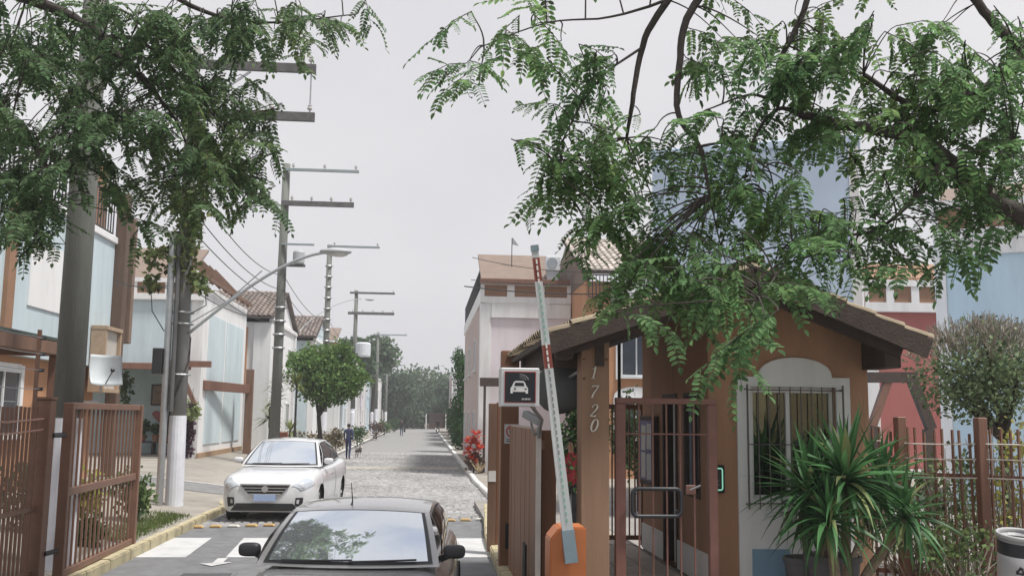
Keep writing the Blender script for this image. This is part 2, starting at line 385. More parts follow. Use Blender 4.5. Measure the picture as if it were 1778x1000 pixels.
# grass patch by the lamp pole
def blades(name, area, n, hmin, hmax, mat, label, zf, parent=None):
    mb = MB()
    for _ in range(n):
        x, y = area(); z = zf(x); t = random.uniform(0, 6.28); h = random.uniform(hmin, hmax); wd = random.uniform(.004, .009)
        dx, dy = math.cos(t)*wd, math.sin(t)*wd; lx, ly = random.uniform(-.5, .5)*h, random.uniform(-.5, .5)*h
        mb.add([(x-dx, y-dy, z), (x+dx, y+dy, z), (x+lx, y+ly, z+h)], [(0, 1, 2)])
    o = mb.build(name, mat, parent, fix=False); tag(o, label, None, kind='stuff'); return o
blades('grass', lambda: (random.triangular(-5.5, -4.55, -4.8), random.uniform(16.3, 20.5)), 3800, .03, .10, grassm, 'short dry grass between yellow kerb and lamp pole', leftz)

# ------------------------------------------------------------------ building helpers
def wall_quad_window(root, o, u, n, wd, h, fr=winframe, pane=pane_m, mull=1, trans=0, sill=True, border=None, fw=.06):
    """a window: frame (thing part) > pane, sill. o = centre on the wall face, u along the wall, n outward"""
    o = Vector(o); u = Vector(u); n = Vector(n); z = Vector((0, 0, 1))
    if border:
        b = MB()
        for s in (-1, 1): b.bar(o+u*s*(wd/2+.09)-z*(h/2+.1)+n*.012, o+u*s*(wd/2+.09)+z*(h/2+.1)+n*.012, .16, .05, n)
        b.bar(o-u*(wd/2+.01)+z*(h/2+.06)+n*.010, o+u*(wd/2+.01)+z*(h/2+.06)+n*.010, .05, .13, z)
        b.build('window_surround', border, root)
    f = MB()
    for s in (-1, 1): f.bar(o+u*s*(wd/2-fw/2)-z*h/2+n*.03, o+u*s*(wd/2-fw/2)+z*h/2+n*.03, fw, .07, n)
    for s in (-1, 1): f.bar(o-u*(wd/2-fw)+z*s*(h/2-fw/2)+n*.028, o+u*(wd/2-fw)+z*s*(h/2-fw/2)+n*.028, .066, fw, z)
    for k in range(mull):
        x = -wd/2+wd*(k+1)/(mull+1); f.bar(o+u*x-z*(h/2-fw)+n*.026, o+u*x+z*(h/2-fw)+n*.026, fw*.8, .06, n)
    fo = f.build('window', fr, root)
    p = MB(); q = o+n*.012
    p.bar(q-u*(wd/2-fw*.8), q+u*(wd/2-fw*.8), .016, h-fw*1.6, z); p.build('pane', pane, fo)
    if sill:
        s_ = MB(); s_.bar(o-u*(wd/2+.08)-z*(h/2+.04)+n*.06, o+u*(wd/2+.08)-z*(h/2+.04)+n*.06, .16, .06, z); s_.build('sill', fr, fo)
    return fo

def tile_roof(root, x0, x1, y0, z0, y1, z1, mat=tilem, pitch=.24, name='roof_tiles', t=.06, axis='y', under=wood_dk):
    """barrel tiles in joined courses on a slab; the slope rises from (y0,z0) to (y1,z1)"""
    mb = MB(); n = max(2, int((x1-x0)/pitch)); L = math.hypot(y1-y0, z1-z0); rows = max(2, int(L/.42))
    sy = (y1-y0); sz = (z1-z0)
    slab = MB()
    P = (lambda x, y, z: (x, y, z)) if axis == 'y' else (lambda x, y, z: (y, x, z))
    slab.add([P(x0, y0, z0-.10), P(x1, y0, z0-.10), P(x1, y1, z1-.10), P(x0, y1, z1-.10), P(x0, y0, z0-.01), P(x1, y0, z0-.01), P(x1, y1, z1-.01), P(x0, y1, z1-.01)],
             [(0,3,2,1),(4,5,6,7),(0,1,5,4),(1,2,6,5),(2,3,7,6),(3,0,4,7)])
    slab.build('roof_deck', under, root)
    for i in range(n):
        xc = x0+pitch*(i+.5)
        for r in range(rows):
            a, b = r/rows, (r+1.12)/rows
            b = min(b, 1.0); vs = []
            for q, lift, rad in ((a, .035, .105), (b, .0, .09)):
                for k in range(5):
                    th = math.pi*k/4; jx = random.uniform(-.006, .006)
                    vs.append(P(xc+math.cos(th)*rad+jx, y0+sy*q, z0+sz*q+math.sin(th)*rad*.75+lift))
            mb.add(vs, [(k, k+1, 6+k, 5+k) for k in range(4)]+[(0, 1, 2, 3, 4)])
    o = mb.build(name, mat, root, fix=False); o['kind'] = 'stuff'
    return o

def railing(root, a, b, h, n, mat=blackm, name='railing', r=.014):
    a = Vector(a); b = Vector(b); z = Vector((0, 0, 1))
    rail = MB(); rail.bar(a+z*h, b+z*h, .05, .04); rail.bar(a+z*.08, b+z*.08, .04, .03); ro = rail.build(name, mat, root)
    me = mesh_with(MB().bx(-r, r, -r, r, .09, h-.02), 'railing_bar', mat)
    for i in range(n+1): inst('railing_bar', me, a+(b-a)*i/n, ro)
    return ro

def parapet_front(root, x0, x1, y, z0, z1, npan, white=stucco_w, panel=brown_panel, side=None):
    """white rails with a row of brown panels let in"""
    d = .14
    rail = MB(); hh = z1-z0
    rail.bx(x0, x1, y-d, y, z0, z0+hh*.28); rail.bx(x0, x1, y-d-.03, y, z1-hh*.2, z1)
    wd = (x1-x0)/npan
    for i in range(npan+1):
        c = x0+wd*i; rail.bx(max(x0, c-.14), min(x1, c+.14), y-d+.003, y-.003, z0+hh*.28, z1-hh*.2)
    rail.build('parapet', white, root)
    for i in range(npan):
        a = x0+wd*i+(.14 if True else 0); b = x0+wd*(i+1)-.14
        MB().bx(a, b, y-d*.55, y-d*.25, z0+hh*.28, z1-hh*.2).build('parapet_panel', panel, root)

def awning(root, x0, x1, y0, z0, y1, z1, mat=pergola_m, name='terrace_roof', t=.12):
    mb = MB()
    mb.add([(x0,y0,z0-t),(x1,y0,z0-t),(x1,y1,z1-t),(x0,y1,z1-t),(x0,y0,z0),(x1,y0,z0),(x1,y1,z1),(x0,y1,z1)],
           [(0,3,2,1),(4,5,6,7),(0,1,5,4),(1,2,6,5),(2,3,7,6),(3,0,4,7)])
    return mb.build(name, mat, root, bevel=.01)
# ------------------------------------------------------------------ houses on the left
HX = -8.25
# house A : pale blue, nearest on the left
A = empty('townhouse', (-10.5, 22, .5), 'pale blue townhouse nearest on the left with terrace railing and white wall panel', 'house')
pbox('wall', A, stucco_b, -13.5, HX, 15.0, 26.3, 3.3, 6.55)
pbox('lower_wall', A, orange_st, -13.5, HX-.25, 15.0, 26.1, .2, 3.295)
pbox('roof_coping', A, stucco_w, -13.6, HX+.06, 14.9, 26.36, 6.56, 6.74, bevel=.02)
pbox('wall_panel', A, stucco_w, HX+.002, HX+.03, 20.9, 23.0, 4.35, 5.75)
pbox('corner_strip', A, brown_panel, HX+.002, HX+.09, 19.7, 20.05, 3.3, 6.5)
pbox('corner_post', A, M('umber_wood', (.115, .075, .055), .7, .2, 6, .2, 40, streak=True, dirt=.2), HX-.02, HX+.28, 26.32, 26.62, .4, 7.95, bevel=.02)
pbox('corner_post', A, M('tan_wood', (.20, .135, .10), .7, .2, 6, .2, 40, streak=True, dirt=.2), HX+.05, HX+.30, 27.0, 27.2, 4.0, 7.4, bevel=.02)
railing(A, (HX-.05, 15.2, 6.74), (HX-.05, 26.2, 6.74), 1.05, 54, M('dark_rail', (.05, .045, .045), .6))
pc = MB(); pc.bx(HX-.45, HX-.2, 25.6, 26.0, 6.74, 8.5); pc.build('chimney', brown_panel, A)
wall_quad_window(A, (HX-.25, 20.6, 2.35), (0, 1, 0), (1, 0, 0), 1.7, 1.35, border=stucco_w)
wall_quad_window(A, (HX-.25, 17.6, 2.35), (0, 1, 0), (1, 0, 0), 1.2, 1.35, border=stucco_w)
bay = MB()
for yy in (24.9, 26.05): bay.bx(HX+.02, HX+.38, yy-.05, yy+.05, 2.75, 4.2)
bay.bx(HX+.02, HX+.40, 24.84, 26.11, 2.66, 2.75); bay.bx(HX+.02, HX+.40, 24.84, 26.11, 4.2, 4.29)
b = bay.build('bay_window', wood_lt, A)
pbox('pane', b, M('cream_blind', (.50, .47, .42), .6, .08, 3), HX+.05, HX+.30, 24.955, 25.995, 2.755, 4.195)
# porch beams in front of house A
por = empty('timber_porch', (-7.6, 15.5, .4), 'dark timber porch beams in front of the pale blue house, seen above the left fence', 'porch')
part('beam', MB().bx(-8.47, -5.9, 15.9, 16.1, 3.05, 3.25), wood_rd, por, bevel=.01)
part('beam', MB().bx(-5.9, -5.7, 12.5, 16.1, 3.05, 3.25), wood_br, por, bevel=.01)
part('post', MB().bx(-5.89, -5.71, 15.92, 16.08, .2, 3.048), wood_rd, por, bevel=.01)
part('roof_panel', MB().bx(-8.47, -5.7, 13.0, 16.1, 3.26, 3.31), M('green_roof_sheet', (.05, .075, .06), .6, .2, 4, dirt=.3), por)
# satellite dish
sdh = empty('satellite_dish', (-7.35, 22.0, 2.4), 'square pale satellite dish with its arm, on a bracket behind the left pole', 'satellite dish')
nrm = Vector((.55, -.8, .25)).normalized(); uu = nrm.cross(Vector((0, 0, 1))).normalized(); vv = uu.cross(nrm)
cc = Vector((-6.95, 22.0, 3.05))
d = MB()
def dishp(u, v):
    a, b = (u-.5)*2, (v-.5)*2
    k = .36; ex = abs(a)**4+abs(b)**4
    return cc+uu*a*k*(1-.04*ex)-vv*b*k*(1-.04*ex)+nrm*(.07*(a*a+b*b))
d.grid(dishp, 10, 10); do = d.build('reflector', M('dish_grey', (.58, .62, .64), .5, .06, 3, dirt=.15), sdh, smooth=True)
sm = do.modifiers.new('thick', 'SOLIDIFY'); sm.thickness = .02
d = MB(); d.tube([cc-vv*.3, cc-vv*.15+nrm*.5], .014, 6); d.sphere(cc-vv*.12+nrm*.52, .05, 8, 5); d.build('feed_arm', blackm, sdh)
d = MB(); d.tube([cc-nrm*.03, cc-nrm*.2, cc-nrm*.22-Vector((0, 0, .6)), Vector((HX-.23, 22.2, 2.35))], .025, 8); d.build('mount', steel, sdh)

# house B : pale blue front, white street wall, carport
B = empty('townhouse', (-11.5, 41, .5), 'pale blue townhouse with white street wall, brown terrace roof and planted carport', 'house')
pbox('wall', B, stucco_b, -16.0, HX-.45, 37.0, 45.6, 3.9, 6.3)
pbox('street_wall', B, stucco_w, HX-.449, HX, 36.98, 45.6, .2, 6.9)
for y0, y1 in ((37.9, 40.9), (41.25, 44.9)):
    pbox('wall_panel', B, M('powder_blue_stucco', (.60, .70, .74), .85, .10, 1.2, .15, 90, streak=True, dirt=.22), HX+.002, HX+.03, y0, y1, 1.0, 5.9)
pbox('plinth', B, M('tan_plinth', (.36, .24, .15), .85, .15, 3, .2, 40), HX+.002, HX+.07, 36.9, 45.6, .3, .72)
pbox('carport_back_wall', B, M('carport_wall', (.46, .56, .58), .85, .1, 2), -16.0, HX-.45, 41.0, 41.2, .2, 3.897)
pbox('carport_floor', B, pave, -16.0, HX-.47, 36.9, 41.0, .3, .545)
parapet_front(B, -15.98, HX-.003, 37.0, 6.31, 7.1, 6)
awning(B, -15.5, -8.9, 36.9, 7.1, 40.2, 8.75, pergola_m)
# sloping pergola over the street wall
for i in range(7):
    y = 37.2+i*1.25; MB().bar((-9.6, y, 8.55), (HX+.25, y, 6.95), .08, .12).build('terrace_rafter', wood_br, B)
pg = MB(); pg.bar((HX+.2, 36.8, 7.08), (HX+.2, 45.6, 7.08), .08, .12); pg.build('terrace_beam', wood_br, B)
cb = MB(); cb.bx(-12.5, HX-.3, 36.55, 36.75, 3.72, 3.95); cb.build('carport_beam', wood_rd, B, bevel=.01)
cb = MB(); cb.bar((HX-.62, 36.62, 3.6), (HX-.05, 36.58, 2.45), .14, .14); cb.build('strut', wood_rd, B)
cb = MB(); cb.bar((HX-1.0, 36.5, 3.93), (HX+.45, 36.5, 3.93), .18, .22); cb.build('strut_cap', wood_rd, B)
# timber frame beside house B
tf = empty('timber_pergola', (-7.8, 41, .5), 'brown timber beam and post standing in front of the white street wall', 'pergola')
part('post', MB().bx(-7.68, -7.38, 42.9, 43.2, .2, 4.05), wood_br, tf, bevel=.01)
part('beam', MB().bar((-8.23, 37.4, 3.2), (-7.55, 42.88, 3.2), .16, .36), wood_rd, tf, bevel=.01)
# carport contents
fp = empty('framed_picture', (-10.5, 40.9, 2.2), 'dark framed picture on the carport back wall', 'picture')
part('picture_frame', MB().bx(-11.05, -10.35, 40.93, 40.99, 2.45, 3.3), wood_dk, fp)
part('picture', MB().bx(-10.98, -10.42, 40.915, 40.928, 2.52, 3.23), M('picture_print', (.25, .17, .12), .7, .5, 7), fp)
ht = [(16*math.sin(t)**3/34, (13*math.cos(t)-5*math.cos(2*t)-2*math.cos(3*t)-math.cos(4*t))/34) for t in [2*math.pi*i/22 for i in range(22)]]
ho = MB().prism([(x*.55, y*.55) for x, y in ht], (-10.7, 40.98, 2.05), (1, 0, 0), (0, 0, 1), (0, -.08, 0)).build('heart_ornament', M('heart_red', (.32, .10, .09), .7, .2, 6))
tag(ho, 'small dark red heart ornament below the framed picture', 'ornament')
bn = empty('plant_bench', (-10.6, 40.2, .55), 'low dark bench carrying pots at the back of the carport', 'bench')
part('bench_top', MB().bx(-11.4, -9.9, 40.0, 40.5, .98, 1.04), wood_dk, bn)
for xx in (-11.3, -10.65, -10.0): part('leg', MB().bx(xx-.04, xx+.04, 40.05, 40.45, .545, .978), wood_dk, bn)

def leafball(mb, c, rx, ry, rz, n, size, shell=.55, droop=0, clumps=9, seed=0):
    """many small leaf faces in uneven clumps through a volume"""
    rg = np.random.default_rng(seed+11)
    cl = []
    for _ in range(clumps):
        v = rg.normal(size=3); v /= np.linalg.norm(v); v *= shell+(1-shell)*rg.random(); cl.append(v*.72)
    for i in range(n):
        k = cl[i % clumps]; p = k+rg.normal(size=3)*.24
        q = np.linalg.norm(p)
        if q > 1.06: p *= (1.0+rg.random()*.08)/q
        x, y, z = c[0]+p[0]*rx, c[1]+p[1]*ry, c[2]+p[2]*rz
        d = rg.normal(size=3)+p*.9; d[2] -= droop; d /= np.linalg.norm(d)+1e-6
        e = np.cross(d, rg.normal(size=3)); e /= np.linalg.norm(e)+1e-6
        s = size*(.6+.8*rg.random()); a = d*s; b = e*s*.42
        mb.add([(x, y, z), (x+a[0]*.5+b[0], y+a[1]*.5+b[1], z+a[2]*.5+b[2]), (x+a[0], y+a[1], z+a[2]), (x+a[0]*.5-b[0], y+a[1]*.5-b[1], z+a[2]*.5-b[2])], [(0, 1, 2, 3)])
    return mb
def stuffpart(name, mb, mat, root):
    o = mb.build(name, mat, root, fix=False)
    if root is not None: o['kind'] = 'stuff'
    return o

def pot_plant(x, y, z, h, label, seed, potm=None, mat=shrub_m, r=.14, group=None):
    p = empty('potted_plant', (x, y, z), label, 'potted plant', group)
    part('pot', MB().lathe((x, y, z), [(.0, 0), (r*.7, 0), (r, .24), (r*1.08, .25), (r*.92, .25), (r*.85, .2), (0, .2)], 14), potm or M('clay_pot', (.34, .16, .09), .85, .15, 6), p)
    stuffpart('leaves', leafball(MB(), (x, y, z+.24+h*.5), h*.55, h*.5, h*.55, 160, h*.3, seed=seed), mat, p)
pot_plant(-11.1, 40.25, 1.04, .55, 'bushy potted plant at the left end of the carport bench', 1)
pot_plant(-10.6, 40.25, 1.04, .40, 'small potted plant in the middle of the carport bench', 2)
pot_plant(-10.15, 40.25, 1.04, .50, 'potted plant at the right end of the carport bench', 3)
def hanging(x, y, z, label, seed, n=240, L=.9, mat=shrub_m):
    p = empty('hanging_plant', (x, y, z), label, 'hanging plant')
    part('basket', MB().lathe((x, y, z), [(0, -.16), (.1, -.15), (.17, 0), (.15, 0), (0, -.02)], 12), wood_dk, p)
    part('cord', MB().tube([(x, y, z), (x, y, z+.55)], .008, 5), blackm, p)
    stuffpart('leaves', leafball(MB(), (x, y, z-L*.2), .3, .3, L*.5, n, .14, droop=.8, seed=seed), mat, p)
hanging(-11.6, 39.2, 3.35, 'trailing plant hung high at the left of the carport', 5, 300, 1.4)
hanging(-8.35, 36.35, 2.5, 'pale trailing plant hung under the carport strut', 6, 200, .8, M('pale_leaf', (.24, .30, .13), .6, .2, 4, island=.4, transl=.25))
mc = empty('climbing_plant', (-8.53, 36.8, .5), 'dark climbing plant up the corner of the carport', 'plant')
stuffpart('leaves', leafball(MB(), (-8.55, 36.75, 1.5), .22, .2, 1.2, 420, .14, seed=8, clumps=16), M('plum_leaf', (.09, .05, .07), .6, .3, 3, island=.4, transl=.2), mc)
part('stem', MB().tube([(-8.53, 36.8, .54), (-8.57, 36.78, 1.5), (-8.52, 36.8, 2.5)], .02, 6), bark, mc)

def simple_house(label, x0, x1, y0, y1, zb, zt, street, wallm, frontm, trim=stucco_w, roof='tile', nwin=2, seed=0, pilasters=True, win_front=True):
    """terraced house: street = +1 when its street wall is x1, -1 when it is x0"""
    rg = random.Random(seed)
    cx = (x0+x1)/2; H = empty('townhouse', (cx, (y0+y1)/2, zb), label, 'house')
    pbox('wall', H, frontm, x0+.02, x1-.02, y0+.02, y1, zb-.3, zt)
    xs = x1 if street > 0 else x0
    fs = lambda a, b: (min(xs-street*a, xs+street*b), max(xs-street*a, xs+street*b))
    a, b = fs(.2, .02); pbox('street_wall', H, wallm, a, b, y0+.5, y1-.5, zb-.3, zt-.3)
    if pilasters:
        a, b = fs(.35, .06)
        pbox('pilaster', H, trim, a, b, y0, y0+.45, zb-.3, zt, bevel=.01); pbox('pilaster', H, trim, a, b, y1-.45, y1, zb-.3, zt, bevel=.01)
    a, b = fs(.1, .10); pbox('cornice', H, trim, a, b, y0-.02, y1+.02, zt+.003, zt+.22, bevel=.02)
    n = Vector((street, 0, 0))
    for k in range(nwin):
        yc = y0+1.0+(y1-y0-2)*(k+.5)/nwin
        wall_quad_window(H, (xs+street*.022, yc, zb+4.6), (0, 1, 0), n, 1.3, 1.3)
        wall_quad_window(H, (xs+street*.022, yc, zb+1.6), (0, 1, 0), n, 1.2, 1.5 if k else 2.2)
    if roof == 'tile':
        xa, xb = (x0-.2, x1+.15)
        tile_roof(H, xa, xb, y0-.35, zt+.25, y0+(y1-y0)*.5, zt+2.0)
        mb = MB(); ym = y0+(y1-y0)*.5
        mb.add([(xa,ym,zt+2.0),(xb,ym,zt+2.0),(xb,y1+.2,zt+.25),(xa,y1+.2,zt+.25),(xa,ym,zt+1.88),(xb,ym,zt+1.88),(xb,y1+.2,zt+.13),(xa,y1+.2,zt+.13)],[(0,1,2,3),(7,6,5,4),(0,3,7,4),(1,5,6,2)])
        mb.build('rear_roof', tilem, H, fix=False)
        for xx in (x0+.05, x1-.17): MB().prism([(y0+.05, zt-.02), (y1-.05, zt-.02), (ym, zt+1.82)], (xx, 0, 0), (0, 1, 0), (0, 0, 1), (.12, 0, 0)).build('gable', frontm, H)
    elif roof == 'parapet':
        parapet_front(H, x0, x1, y0+.01, zt+.004, zt+.8, max(2, int((x1-x0)/1.7)))
        awning(H, x0+.3, x1-.3, y0+.2, zt+.9, y0+4.0, zt+2.1)
    return H
# house C, D then the row beyond
C_ = simple_house('white townhouse with dark tile roof and orange pillar just beyond the timber post', -13.5, -7.5, 48.0, 57.0, .4, 6.55, 1, stucco_w, stucco_w, roof='tile', nwin=2, seed=3)
pbox('front_panel', C_, orange_st, -9.45, -8.60, 47.93, 48.018, 3.2, 6.3)
pbox('corner_pilaster', C_, stucco_w, -8.30, -7.47, 47.9, 48.018, .2, 6.5, bevel=.01)
wall_quad_window(C_, (-9.95, 48.018, 4.8), (1, 0, 0), (0, -1, 0), .8, 2.6, pane=M('pale_glass', (.30, .36, .36), .15, .2, 3), mull=0)
wall_quad_window(C_, (-9.4, 48.018, 1.9), (1, 0, 0), (0, -1, 0), 1.1, 2.4)
simple_house('townhouse with steep tile roof behind the round street tree', -13.2, -7.25, 64.5, 73.0, .4, 6.9, 1, stucco_w, stucco_b, seed=4)
spec = [(76, 84, 7.0, 'pale blue flat house in the far left row', stucco_b, stucco_w, 'parapet'),
        (87, 96, 6.8, 'white house with tall pilasters in the far left row', stucco_w, stucco_w, 'flat'),
        (98.5, 107, 7.1, 'lilac house with tile roof in the far left row', stucco_l, stucco_w, 'tile'),
        (110, 119, 7.0, 'blue fronted house in the far left row', stucco_b2, stucco_w, 'flat'),
        (121.5, 131, 6.9, 'pink beige house in the far left row', stucco_p, stucco_w, 'tile'),
        (134, 145, 7.0, 'white house last but one at the far left end', stucco_w, stucco_w, 'flat'),
        (148, 160, 6.8, 'pale house at the very end of the left row', stucco_l, stucco_w, 'flat')]
for i, (y0, y1, zt, lab, wm, fm, rf) in enumerate(spec):
    simple_house(lab, -12.5, -6.6, y0, y1, .3, zt, 1, wm, fm, roof=rf, seed=20+i)

# ------------------------------------------------------------------ houses on the right
R1 = empty('townhouse', (3.8, 45, .1), 'lilac townhouse with brown terrace roof and brown parapet panels beyond the gate', 'house')
pbox('wall', R1, stucco_l, 2.42, 5.45, 37.0, 53.0, 0, 6.45)
pbox('corner_pilaster', R1, stucco_w, 2.0, 2.415, 36.95, 37.5, 0, 6.45, bevel=.01)
pbox('front_frieze', R1, stucco_w, 2.42, 5.45, 36.9, 36.998, 5.9, 6.44)
pbox('street_wall', R1, stucco_p, 2.06, 2.418, 37.5, 53.0, 0, 6.4)
pbox('plinth', R1, M('grey_plinth', (.30, .28, .27), .9, .15, 3), 2.43, 5.45, 36.9, 36.997, 0, .45)
parapet_front(R1, 2.0, 5.45, 37.0, 6.46, 7.3, 3)
awning(R1, 2.0, 5.35, 36.75, 7.33, 39.6, 8.75)
aw = MB(); aw.bx(1.95, 5.4, 36.66, 36.78, 7.16, 7.36); aw.build('terrace_fascia', wood_rd, R1, bevel=.01)
pbox('side_parapet', R1, stucco_w, 2.0, 2.14, 37.005, 53.0, 6.46, 7.0)
railing(R1, (2.05, 38, 7.0), (2.05, 52.8, 7.0), .9, 40)
for yc in (41, 46, 50.5):
    wall_quad_window(R1, (2.058, yc, 4.7), (0, -1, 0), (-1, 0, 0), 1.2, 1.3)
    wall_quad_window(R1, (2.058, yc, 1.6), (0, -1, 0), (-1, 0, 0), 1.2, 1.6)
ac = empty('air_conditioner', (4.95, 36.9, 7.3), 'white air conditioner unit on the brown terrace roof of the lilac house', 'air conditioner')
ax, ay, az = 4.72, 36.95, 7.72
part('casing', MB().bx(ax-.26, ax+.3, ay-.25, ay+.05, az, az+.55), M('ac_white', (.66, .68, .70), .5, .06, 4, dirt=.15), ac, bevel=.02)
part('fan_grille', MB().lathe((0, 0, 0), [(0, 0), (.2, 0), (.21, .02), (0, .02)], 18), M('ac_grille', (.30, .33, .36), .5), ac, local=True)
g_ = bpy.data.objects['fan_grille']; g_.rotation_euler = (R(90), 0, 0); g_.location = Vector((ax-.02, ay-.252, az+.28))-ac.location
part('bracket', MB().bx(ax-.2, ax+.24, ay-.2, ay+.4, az-.36, az-.004), steel, ac)
an = empty('rooftop_antenna', (3.25, 38.2, 8.0), 'thin pole with a small grey pennant shape on the brown terrace roof', 'antenna')
p0 = Vector((3.28, 38.2, 8.05))
part('mast', MB().tube([p0, p0+Vector((0, 0, 1.15))], .018, 6), blackm, an)
part('vane', MB().prism([(0, 0), (.28, -.05), (.02, .28)], p0+Vector((0, 0, .9)), (1, 0, 0), (0, 0, 1), (0, .03, 0)), M('grey_vane', (.35, .36, .37), .6), an)
tb = empty('wall_bracket', (2.3, 36.5, .1), 'dark timber beam on a thin post against the lilac house front', 'timber bracket')
part('beam', MB().bx(2.0, 2.95, 36.4, 36.55, 3.28, 3.6), wood_dk, tb, bevel=.01)
part('post', MB().bx(2.14, 2.23, 36.43, 36.52, .1, 3.277), wood_dk, tb)
# house behind the guardhouse roof (tile roof, orange wall)
R0 = empty('townhouse', (8, 39, .1), 'orange and white townhouse with pale tile roof behind the guardhouse', 'house')
pbox('wall', R0, orange_st, 5.5, 12.0, 33.5, 45, 0, 6.9)
pbox('upper_band', R0, stucco_w, 5.48, 12.0, 33.42, 33.498, 5.1, 5.5)
pbox('corner_pilaster', R0, stucco_w, 6.35, 6.85, 33.4, 33.497, 5.5, 6.9)
pbox('white_bay', R0, stucco_w, 6.9, 9.2, 33.2, 33.498, 5.51, 7.2)
wall_quad_window(R0, (7.6, 33.19, 6.2), (1, 0, 0), (0, -1, 0), .5, 1.2, mull=0)
wall_quad_window(R0, (7.25, 33.49, 4.35), (1, 0, 0), (0, -1, 0), 1.1, 1.5, border=stucco_w)
aw = MB(); arch = [(-.75, 0), (.75, 0), (.75, 1.5)]+[(.75*math.cos(t), 1.55+.35*math.sin(t)) for t in [math.pi*i/10 for i in range(1, 10)]]+[(-.75, 1.5)]
aw.prism(arch, (7.2, 33.49, 1.35), (1, 0, 0), (0, 0, 1), (0, -.05, 0)); ao = aw.build('window_surround', stucco_w, R0)
wall_quad_window(R0, (7.2, 33.44, 2.15), (1, 0, 0), (0, -1, 0), 1.0, 1.35)
tile_roof(R0, 5.3, 12.2, 33.1, 7.2, 38.5, 9.3, mat=M('pale_tile', (.48, .43, .38), .85, .2, 3, .2, 50, island=.25, dirt=.2))
gw = MB(); gw.prism([(33.55, 6.95), (44.9, 6.95), (38.6, 9.15)], (5.52, 0, 0), (0, 1, 0), (0, 0, 1), (.14, 0, 0)); gw.build('gable', pergola_m, R0)
railing(R0, (5.5, 33.0, 6.2), (6.4, 33.0, 6.2), .85, 7); 
# lavender blue tall house (the houses on this side stand turned towards the entrance)
R2 = empty('townhouse', (8.8, 18.55, .1), 'pale lavender blue house with a plain tall wall behind the guardhouse roof', 'house')
pbox('wall', R2, stucco_lav, 4.6, 8.6, 18.6, 27, 0, 7.75)
pbox('corner_pilaster', R2, stucco_w, 8.605, 8.80, 18.57, 19.2, 0, 7.7, bevel=.01)
pbox('roof_coping', R2, stucco_lav, 4.55, 8.85, 18.5, 27, 7.755, 7.92, bevel=.02)
R2.rotation_euler.z = R(-24); R2.location.x -= .22
# red house
R3 = empty('townhouse', (15.4, 34.0, .1), 'red house with white bands and brown parapet panels seen right of the guardhouse', 'house')
pbox('wall', R3, stucco_r, 16.2, 24.0, 34.05, 42, 0, 6.1)
pbox('corner_pilaster', R3, stucco_w, 15.75, 16.195, 34.0, 35, 0, 6.1, bevel=.01)
parapet_front(R3, 15.75, 24.0, 34.04, 6.11, 7.25, 9)
awning(R3, 15.75, 24.0, 33.95, 7.35, 38.0, 8.5, brown_panel)
pbox('front_step', R3, stucco_w, 15.9, 22, 33.6, 33.95, 0, .5)
R3.rotation_euler.z = R(-4)
# right blue house
R4 = empty('townhouse', (11.72, 22.8, .1), 'sky blue house with white trim at the right edge beyond the round shrub', 'house')
pbox('wall', R4, stucco_b2, 11.98, 20.0, 22.8, 31, 0, 6.55)
pbox('corner_pilaster', R4, stucco_w, 11.72, 11.975, 22.75, 23.3, 0, 6.55, bevel=.01)
pbox('front_frieze', R4, stucco_w, 11.98, 20.0, 22.7, 22.798, 6.2, 6.54)
parapet_front(R4, 11.72, 20.0, 22.79, 6.56, 7.55, 8)
awning(R4, 11.9, 20.0, 22.9, 7.6, 26.5, 8.7)
R4.rotation_euler.z = R(-30); R4.location.x += .66
# row far along the right, just seen past the hedge
for i, (y0, y1, zt, lab, wm) in enumerate([(70, 80, 6.6, 'pale house just beyond the tall hedge on the right', stucco_w), (84, 95, 6.8, 'lilac house second beyond the tall hedge on the right', stucco_l),
                                        (99, 110, 6.7, 'white house third beyond the tall hedge on the right', stucco_w), (115, 128, 6.9, 'pink beige house fourth beyond the tall hedge on the right', stucco_p)]):
    H = simple_house(lab, 3.1, 8.5, y0, y1, .1, zt, -1, wm, stucco_w, roof='flat', seed=40+i)
    if i == 0: railing(H, (3.2, y0+.1, zt+.22), (5.2, y0+.1, zt+.22), 1.0, 12)
# timber A-frame in front of the red house
tr = empty('timber_trellis', (13.9, 27, .1), 'dark wooden beam with slanting struts in front of the red house', 'trellis')
def AY(px, py, Y): return atY(px, py, Y)
part('beam', MB().bar(AY(1507, 655, 20), AY(1592, 655, 20), .16, .22), wood_dk, tr)
part('strut', MB().bar(AY(1541, 662, 20), AY(1514, 740, 20), .13, .16), wood_rd, tr)
part('strut', MB().bar(AY(1583, 658, 20), AY(1617, 745, 20), .15, .2), wood_dk, tr)
bt = AY(1612, 745, 20); part('post', MB().bx(bt.x-.09, bt.x+.09, 19.9, 20.1, .12, bt.z), wood_dk, tr)
bt = AY(1514, 740, 20); part('post', MB().bx(bt.x-.09, bt.x+.09, 19.9, 20.1, .12, bt.z), wood_dk, tr)

# yellow house across the road, mirrored in the guardhouse window
YH = empty('yellow_house', (14, -16, 0), 'yellow house across the entrance road, mirrored in the guardhouse window', 'house')
ym_ = M('yellow_stucco', (.58, .48, .24), .85, .08, 1.2, .1, 80, dirt=.1)
pbox('wall', YH, ym_, 6, 26, -22, -16, 0, 6.5)
pbox('roof_coping', YH, stucco_w, 5.8, 26.2, -22, -15.9, 6.51, 6.7)
for x_ in (8.5, 19.5, 23.5): wall_quad_window(YH, (x_, -15.998, 4.4), (1, 0, 0), (0, 1, 0), 1.3, 1.3)
